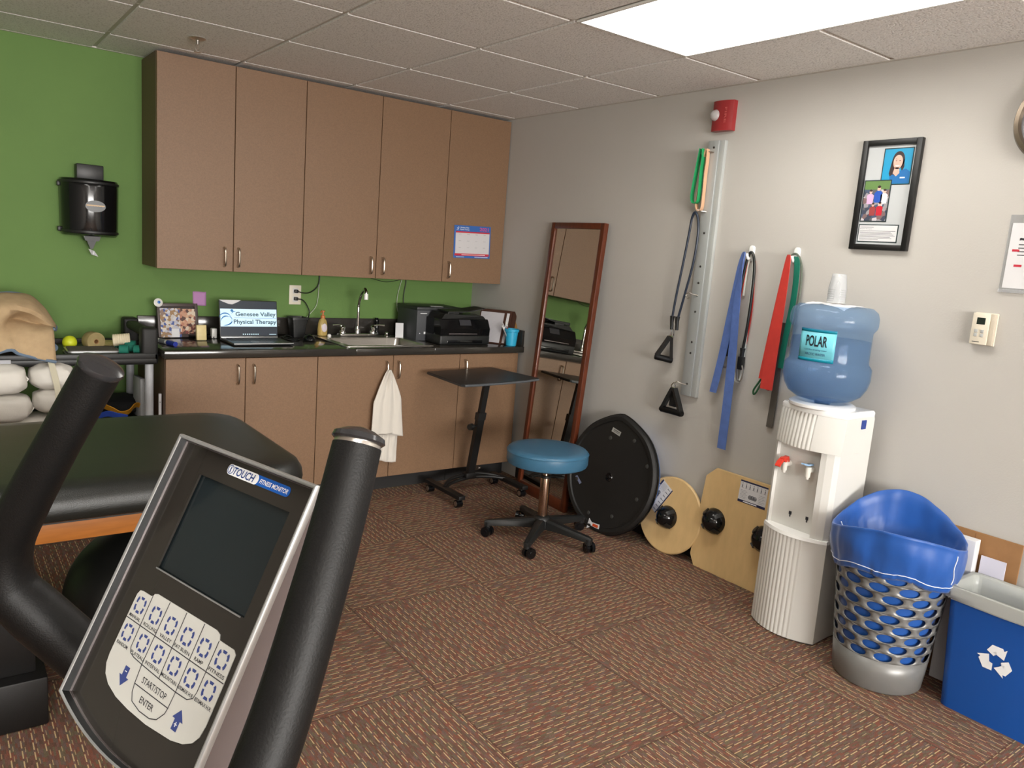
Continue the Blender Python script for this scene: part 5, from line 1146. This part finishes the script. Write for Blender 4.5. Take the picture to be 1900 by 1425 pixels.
m = MB(); m.tube([c_[4]+Vector((0, 0, .006)) for c_ in cols], .006, 8); m.build('upper_piping', bluepipe, t)
m = MB(); m.ell((-2.80, -.30, Zt+.105), .17, .11, .105, 28, 16, p=.8, amp=.12, sd=2); m.build('inner_fold', tan, t)
m = MB(); m.ell((-2.635, -.32, Zt+.078), .055, .08, .080, 22, 14, p=.85, amp=.1, sd=5); m.build('side_fold', mat('pale_tan_terry', (206, 190, 154), .95, bump=.6, bump_scale=500), t)
m = MB(); R = []
for i in range(40):
    a = i*.40; r_ = .010+.0007*i*.55; R.append((-2.600+r_*math.cos(a), -.45, Zt+.022+r_*math.sin(a)*.75))
m.ribbon(R, (0, .09, 0), .006); m.build('rolled_edge', bluepipe, t)
t = thing('webbing_strap', 'cream webbing strap trailing from the heat pack cover over the white rolls', 'strap')
MB().ribbon(smoothpts([(-2.625, -.635, Zt+.000), (-2.618, -.662, .80), (-2.607, -.678, .74), (-2.600, -.690, .68), (-2.601, -.690, .63), (-2.610, -.68, .58), (-2.620, -.67, .53)], 6), (.024, -.004, 0), .003).build('strap_webbing', strapm, t)
# white rolls on the middle shelf
for (x, y, z, rx, ry, rz, sd, lb_) in [(-2.612, -.55, .746, .088, .10, .060, 1, 'white stuffed cotton roll, upper right of the pile'), (-2.800, -.56, .738, .094, .10, .068, 2, 'white stuffed cotton roll, upper left of the pile'),
        (-2.597, -.55, .632, .092, .10, .054, 3, 'white stuffed cotton roll, lower right under the strap'), (-2.795, -.56, .608, .108, .10, .060, 4, 'white stuffed cotton roll, lower left of the pile'), (-2.70, -.52, .528, .20, .10, .036, 5, 'flat white stuffed cotton pad at the bottom of the pile')]:
    t = thing('stuffed_roll', lb_, 'cushion', 'white stuffed rolls on the cart')
    m = MB(); m.ell((x, y, z), rx, ry, rz, 36, 20, p=.72, amp=.09, fr=2.2, sd=sd); ob = m.build('cushion', cloth, t)
    m = MB(); q = .0
    m.ribbon([(x+rx*.86, y-ry*.2, z+rz*.25), (x+rx*1.02, y-ry*.25, z+.0), (x+rx*.88, y-ry*.3, z-rz*.3)], (0, .03, 0), .006); m.build('gathered_end', cloth, t)
m = MB(frame((-2.818, -.585, Zt-.053), (1, 0, 0), (0, -.1, 1))); m.box(0, 0, .0, .052, .038, .003); lb2 = tag(m.build('shelf_tag', mat('silver_tag', (196, 198, 204), .3), smooth=False), 'small silver tag hanging at the cart shelf edge over the white rolls', 'tag')
# bag items on the shelf
t = thing('tool_pouch', 'black, blue and yellow nylon strap bundle on the cart middle shelf', 'strap bundle')
m = MB(); m.ell((-2.29, -.24, .535), .11, .13, .047, 26, 14, p=.8, amp=.15, sd=3); m.build('black_pouch', mat('black_nylon', (20, 20, 22), .7), t)
m = MB(); m.ribbon(smoothpts([(-2.38, -.40, .56), (-2.345, -.43, .545), (-2.31, -.44, .525), (-2.27, -.43, .53), (-2.24, -.41, .555), (-2.215, -.405, .55), (-2.205, -.41, .50)], 5), (0, -.02, .026), .004); m.build('yellow_strap', mat('yellow_nylon', (206, 144, 30), .7), t)
m = MB(); m.ribbon(smoothpts([(-2.42, -.42, .505), (-2.37, -.45, .53), (-2.33, -.46, .52), (-2.28, -.45, .505)], 5), (0, -.02, .030), .004); m.build('blue_strap', mat('blue_nylon_strap', (50, 84, 190), .7), t)
for x, y, h_, a, lb_ in ((-2.205, -.30, .20, .05, 'grey-white binder standing on the cart shelf behind the front post'), (-2.196, -.555, .0, 0, '')):
    if h_:
        m = MB(frame((x, y, .491), (.1, -1, 0), (0.0, 0, 1))); m.box(0, 0, 0, .12, h_, .022, .003); tag(m.build('binder', mat('pale_binder', (186, 188, 190), .5)), lb_, 'binder')
t = thing('binder', 'white ring binder standing on the floor side between cart and base cabinet', 'binder')
F = frame((-2.162, -.56, .0), (1, -.2, 0), (0, 0, 1)); MB(at(F, -.0, .0)).box(0, .002, -.012, .013, .640, .012, .002).build('spine', paper, t)
m = MB(F)
for y in (.60, .50): m.lathe([(.0025, .0), (.0025, .002)], (.0065, y, .012), 10)
m.build('rivet', mat('rivet', (110, 110, 110), .4), t)

# ------------------------------------------------------------------ treatment table
t = thing('treatment_table', 'black vinyl padded treatment table with orange wood apron', 'treatment table')
x0, x1, y0, y1, zt2 = -4.15, -2.085, -2.33, -1.47, .755
def rl(ins, z, r=.15): return [(x, y, z) for x, y in rrect(x0+ins, y0+ins, x1-ins, y1-ins, r-ins*.5, 8)]
MB().rings([rl(.018, .660), rl(.004, .668), rl(.0, .690), rl(.003, .715), rl(.016, .738), rl(.040, .750), rl(.10, .755), rl(.25, .757)]).build('cushion', vinyl, t, angle=60)
MB().rings([[(x, y, z) for x, y in rrect(x0+.03, y0+.03, x1-.03, y1-.03, .12, 8)] for z in (.652, .6605)]).build('cushion_board', blk, t, smooth=False)
m = MB(); m.box(x0+.08, y0+.10, .575, x1-.14, y0+.122, .651, .002); m.box(x0+.08, y1-.122, .575, x1-.14, y1-.10, .651, .002); m.box(x1-.162, y0+.122, .575, x1-.14, y1-.122, .651, .002); m.build('apron', owood, t)
for lx in (-2.885, -3.9):
    for ly in (-2.08, -1.60): m = MB(); m.box(lx-.055, ly-.035, .15, lx+.055, ly+.035, .574, .004); m.build('leg', blkm, t)
for fx0 in (-2.965, -3.98): MB().box(fx0, -2.16, .002, fx0+.16, -1.52, .150, .006).build('base_foot', blkm, t)
m = MB(); m.box(-3.90, -1.93, .150, -2.81, -1.88, .215, .003); m.build('stretcher', owood, t)
t = thing('exercise_ball', 'black exercise ball resting under the treatment table', 'exercise ball')
m = MB(); m.ell((-2.50, -1.93, .243), .243, .243, .243, 48, 28); m.build('ball_skin', mat('black_rubber', (16, 17, 16), .42), t)
m = MB()
for dz in (-.10, -.075): rr_ = math.sqrt(.243**2-dz**2); m.lathe([(rr_-.001, dz-.004), (rr_+.0025, dz), (rr_-.001, dz+.004)], (-2.50, -1.93, .243), 48, cap=False)
m.build('ridge', mat('grey_rubber', (44, 46, 44), .5), t)

# ------------------------------------------------------------------ elliptical trainer in the foreground
t = thing('exercise_machine', 'exercise machine with tilted grey console and two black foam arms in the foreground', 'exercise machine')
O = Vector((-2.83934, -3.76448, 1.24103)); XA = Vector((.27036, -.96275, -.00476)); YA = Vector((.43886, .11883, .89066))
F = frame(O, XA, YA)
def cons_out(ins=0, n=14):
    P = [(ins, -ins), (ins, -.252+ins*.6)]
    for i in range(1, n): s = i/n; P.append((ins+(.21-2*ins)*s, -.252+ins*.6-.0145*4*s*(1-s)))
    P += [(.21-ins, -.252+ins*.6), (.21-ins, -ins)]; return P
m = MB(F); m.rings([[(x, y, z) for x, y in cons_out(i_)] for i_, z in ((.02, -.050), (.004, -.045), (0.001, -.004), (.0052, -.0045), (.0056, -.0125))]); m.build('console_housing', silverd, t, smooth=False)
m = MB(F); m.rings([[(x, y, z) for x, y in cons_out(i_)] for i_, z in ((.001, -.004), (0, -.001), (.0006, .002), (.0018, .0035), (.0030, .0034), (.0040, .0020))], False, False); m.build('silver_bezel', silver, t, angle=50)
m = MB(F); m.rings([[(x, y, z) for x, y in cons_out(i_)] for i_, z in ((.0040, .0020), (.0050, -.0085))], False, False); m.build('bezel_inner_wall', blk, t, smooth=False)
m = MB(F)
# face film with a window opening
fx = cons_out(.0049)
win = (.0445, -.1195, .1810, -.0290)
m.box(.0048, win[3], -.0085, .2052, -.0048, -.0065); m.box(.0048, win[1], -.0085, win[0], win[3], -.0065); m.box(win[2], win[1], -.0085, .2052, win[3], -.0065)
low = [(x, y) for x, y in fx if y < -.2]; m.prism([(.0049, win[1])]+low+[(.2051, win[1])], -.0085, -.0065)
m.build('console_face', face, t, smooth=False)
m = MB(F); m.box(win[0]-.002, win[1]-.002, -.0105, win[2]+.002, win[3]+.002, -.0098); m.build('display_window', lcd, t, smooth=False)
m = MB(F); m.ribbon([(win[0], win[1]-.0006, -.006), (win[2]-.004, win[1]-.0006, -.006)], (0, .0012, 0), .0008); m.build('window_edge', silver, t)
zf = -.0063
pl = [(.0350, -.1687), (.0352, -.1480), (.0375, -.1440), (.0420, -.1432), (.0560, -.1432), (.0590, -.1418), (.0600, -.1400), (.0640, -.1387), (.1570, -.1380), (.1630, -.1396), (.1652, -.1435), (.1860, -.1438), (.1900, -.1465), (.1908, -.1694), (.1908, -.2030), (.1890, -.2120), (.1840, -.2185), (.1740, -.2235), (.1590, -.2270), (.1220, -.2300), (.0920, -.2298), (.0700, -.2282), (.0520, -.2240), (.0420, -.2185), (.0365, -.2110), (.0350, -.2030)]
m = MB(F); m.prism(pl, zf, zf+.0007); kp = m.build('keypad', plate, t, smooth=False)
z1 = zf+.0009
def line(m, pts, w_=.0008): m.tube([(x, y, z1) for x, y in pts], w_/2, 4)
m = MB(F); line(m, [(.035, -.1690), (.1905, -.1693)])
line(m, [(.0588, -.1420), (.0600, -.175), (.0604, -.188), (.0635, -.1920), (.070, -.1935), (.0850, -.1943), (.1141, -.1952), (.1411, -.1957), (.1580, -.1950), (.1640, -.1915), (.1656, -.1860), (.1656, -.1440)])
line(m, [(.0855, -.1390), (.0852, -.1690), (.0850, -.1943), (.0868, -.2100), (.0885, -.2165), (.0935, -.2225), (.1078, -.2250), (.1240, -.2245), (.1330, -.2215), (.1395, -.2140), (.1405, -.2092), (.1411, -.1957)])
line(m, [(.1126, -.1390), (.1141, -.1952)]); line(m, [(.1403, -.1388), (.1407, -.17), (.1411, -.1957)]); line(m, [(.0868, -.2098), (.1405, -.2092)]); m.build('keypad_lines', ink, kp, smooth=False)
m = MB(F); names = [['MANUAL', 'ROLLING', 'VALLEY', 'FAT BURN', 'RAMP', 'FITNESS'], ['RANDOM', 'PLATEAU', 'INTERVAL', 'MOUNTAIN', '60%MAX H.R.', '85%MAX H.R.']]
xsb = [.0470, .0738, .0997, .1261, .1519, .1777]
for r_, yc in ((0, -.1549), (1, -.1799)):
    for c_ in range(6): text_into(m, names[r_][c_], xsb[c_], yc-.0108, w=min(.0235, .0031*len(names[r_][c_])), h=.0030, z=z1, bold=.01)
text_into(m, 'START/STOP', .1135, -.2035, w=.038, h=.0052, z=z1, bold=.006); text_into(m, 'ENTER', .1128, -.2170, w=.021, h=.0052, z=z1, bold=.006); m.build('keypad_lettering', ink, kp, smooth=False)
m = MB(F)
for yc in (-.1549, -.1799):
    for xc in xsb:
        for k in range(6):
            a0_, a1_ = 60*k+9, 60*k+51
            P = []
            for rr_ in (.0084, .0057):
                seg = [(a0_+(a1_-a0_)*i/4) for i in range(5)]
                if rr_ < .006: seg = seg[::-1]
                for a in seg:
                    ca, sa = math.cos(math.radians(a)), math.sin(math.radians(a)); q = (abs(ca)**4+abs(sa)**4)**.25
                    P.append((xc+rr_*ca/q*.92, yc+rr_*.86*sa/q))
            flat(m, P, z1)
dn = [(.0645, -.2030), (.0725, -.2030), (.0725, -.2105), (.0765, -.2110), (.0690, -.2190), (.0610, -.2120), (.0650, -.2112)]
dn = [(.0650, -.2025), (.0725, -.2025), (.0725, -.2108), (.0765, -.2108), (.0688, -.2190), (.0610, -.2108), (.0650, -.2108)]
flat(m, dn, z1); flat(m, [(x+.0885, -.4225-y+.0) for x, y in dn][::-1], z1); m.build('keypad_symbols', inkb, kp, smooth=False)
m = MB(F); m.box(.0672, -.2068, z1, .0702, -.2062, z1+.0003); m.box(.1555, -.2155, z1, .1590, -.2148, z1+.0003); m.box(.1569, -.2170, z1, .1576, -.2133, z1+.0003); m.build('plus_minus_marks', whiteink, kp, smooth=False)
m = MB(F); m.prism(rrect(.112, -.0188, .1722, -.0098, .004), zf, zf+.0004); lg = m.build('logo_badge', mat('badge_blue', (24, 92, 184), .25), t, smooth=False)
m = MB(F); m.prism(rrect(.0810, -.0192, .1275, -.0096, .0045), zf+.0004, zf+.0007); m.build('logo_pill', whiteink, lg, smooth=False)
m = MB(F); text_into(m, 'TOUCH', .1065, -.0144, w=.032, h=.0072, z=zf+.0009, shear=.2, bold=.02); m.lathe([(.0043, zf+.0007), (.0043, zf+.0009), (.0036, zf+.0009), (.0036, zf+.0007)], (.0860, -.0144, 0), 20, cap=False); text_into(m, 'i', .0860, -.0144, h=.006, z=zf+.0009, bold=.04); m.build('logo_lettering', mat('logo_navy', (20, 60, 130), .4), lg, smooth=False)
m = MB(F); text_into(m, 'FITNESS MONITOR', .1498, -.0144, w=.040, h=.0042, z=zf+.0006, shear=.25, bold=.02); m.build('tagline_lettering', whiteink, lg, smooth=False)
# mast and base
m = MB(); m.tube(smoothpts([(-2.800, -3.870, 1.115), (-2.800, -3.872, .95), (-2.800, -3.872, .60), (-2.79, -3.872, .20), (-2.79, -3.872, .06)], 5), [.030]*10+[.036]*11, 20); m.build('mast', blkm, t)
m = MB(); m.box(-3.55, -4.00, .02, -2.30, -3.74, .075, .012, 3); m.box(-2.42, -4.16, 0, -2.34, -3.58, .05, .01); m.box(-3.55, -4.16, 0, -3.47, -3.58, .05, .01); m.build('base_frame', blkm, t)
m = MB(F @ Matrix.Translation((.105, -.14, -.052))); m.box(-.05, -.06, -.03, .05, .06, .006, .006); m.build('console_mount', blk, t)
m = MB(); m.lathe([(.02, -.07), (.24, -.07), (.26, -.05), (.26, .05), (.24, .07), (.02, .07)], (0, 0, 0), 48)
for v in m.bm.verts: v.co = Vector((-2.60+v.co.x, -3.872+v.co.z, .345+v.co.y))
m.build('flywheel_cover', silverd, t)
Lp = smoothpts([(-2.9075, -3.744, 1.303), (-2.934, -3.719, 1.240), (-2.963, -3.681, 1.163), (-2.979, -3.655, 1.110), (-2.978, -3.649, 1.066), (-2.957, -3.657, 1.035), (-2.922, -3.668, .992), (-2.88, -3.683, .940), (-2.83, -3.72, .88), (-2.80, -3.80, .84)], 8)
k = len(Lp); Lr_ = [.0198+(.0285-.0198)*min(1, max(0, (i/k-.12))/.45) for i in range(k)]
m = MB(); m.tube(Lp, Lr_, 28); ar = m.build('moving_arm', foam, t)
d0 = (Vector(Lp[0])-Vector(Lp[2])).normalized()
m = MB(); p = Vector(Lp[0]); m.tube([p-d0*.001, p+d0*.002, p+d0*.005, p+d0*.008, p+d0*.010], [.0198, .0212, .0205, .014, .004], 28); m.build('end_cap', mat('grey_cap_plastic', (58, 58, 60), .2, metal=.5), ar)
Rp = smoothpts([(-2.7835, -4.0325, 1.290), (-2.800, -4.045, 1.246), (-2.822, -4.061, 1.195), (-2.850, -4.079, 1.131), (-2.874, -4.093, 1.085), (-2.892, -4.10, 1.045), (-2.89, -4.09, 1.00), (-2.86, -4.06, .94), (-2.82, -3.98, .87), (-2.80, -3.92, .84)], 8)
k = len(Rp); Rr_ = [.0182+(.0215-.0182)*min(1, (i/k)/.5) for i in range(k)]
m = MB(); m.tube(Rp, Rr_, 28); ar = m.build('moving_arm', foam, t)
d0 = (Vector(Rp[0])-Vector(Rp[2])).normalized(); p = Vector(Rp[0])
m = MB(); m.tube([p-d0*.001, p+d0*.003], [.0176, .0172], 28); m.build('steel_ring', steel, ar)
m = MB(); m.tube([p+d0*.003, p+d0*.0045, p+d0*.008, p+d0*.012, p+d0*.014], [.0185, .0200, .0190, .011, .003], 28); m.build('end_cap', mat('grey_cap_plastic', (58, 58, 60), .2, metal=.5), ar)

# ------------------------------------------------------------------ tidy: move each thing's origin to its base
bpy.context.view_layer.update()
kids = {}
for o in bpy.data.objects:
    if o.parent: kids.setdefault(o.parent.name, []).append(o)
def descend(o):
    r = [o]
    for c in kids.get(o.name, []): r += descend(c)
    return r
for o in [x for x in bpy.data.objects if x.parent is None and x.type in ('MESH', 'EMPTY')]:
    if o.get('kind') == 'structure': continue
    pts = [q.matrix_world @ Vector(c) for q in descend(o) if q.type == 'MESH' for c in q.bound_box]
    if not pts: continue
    lo = Vector([min(p[i] for p in pts) for i in range(3)]); hi = Vector([max(p[i] for p in pts) for i in range(3)])
    base = Vector(((lo.x+hi.x)/2, (lo.y+hi.y)/2, lo.z)); d = base-o.location
    if o.type == 'MESH':
        o.data.transform(Matrix.Translation(-d)); o.location = base
        for c in kids.get(o.name, []): c.location -= d
    else:
        o.location = base
        for c in kids.get(o.name, []): c.location -= d
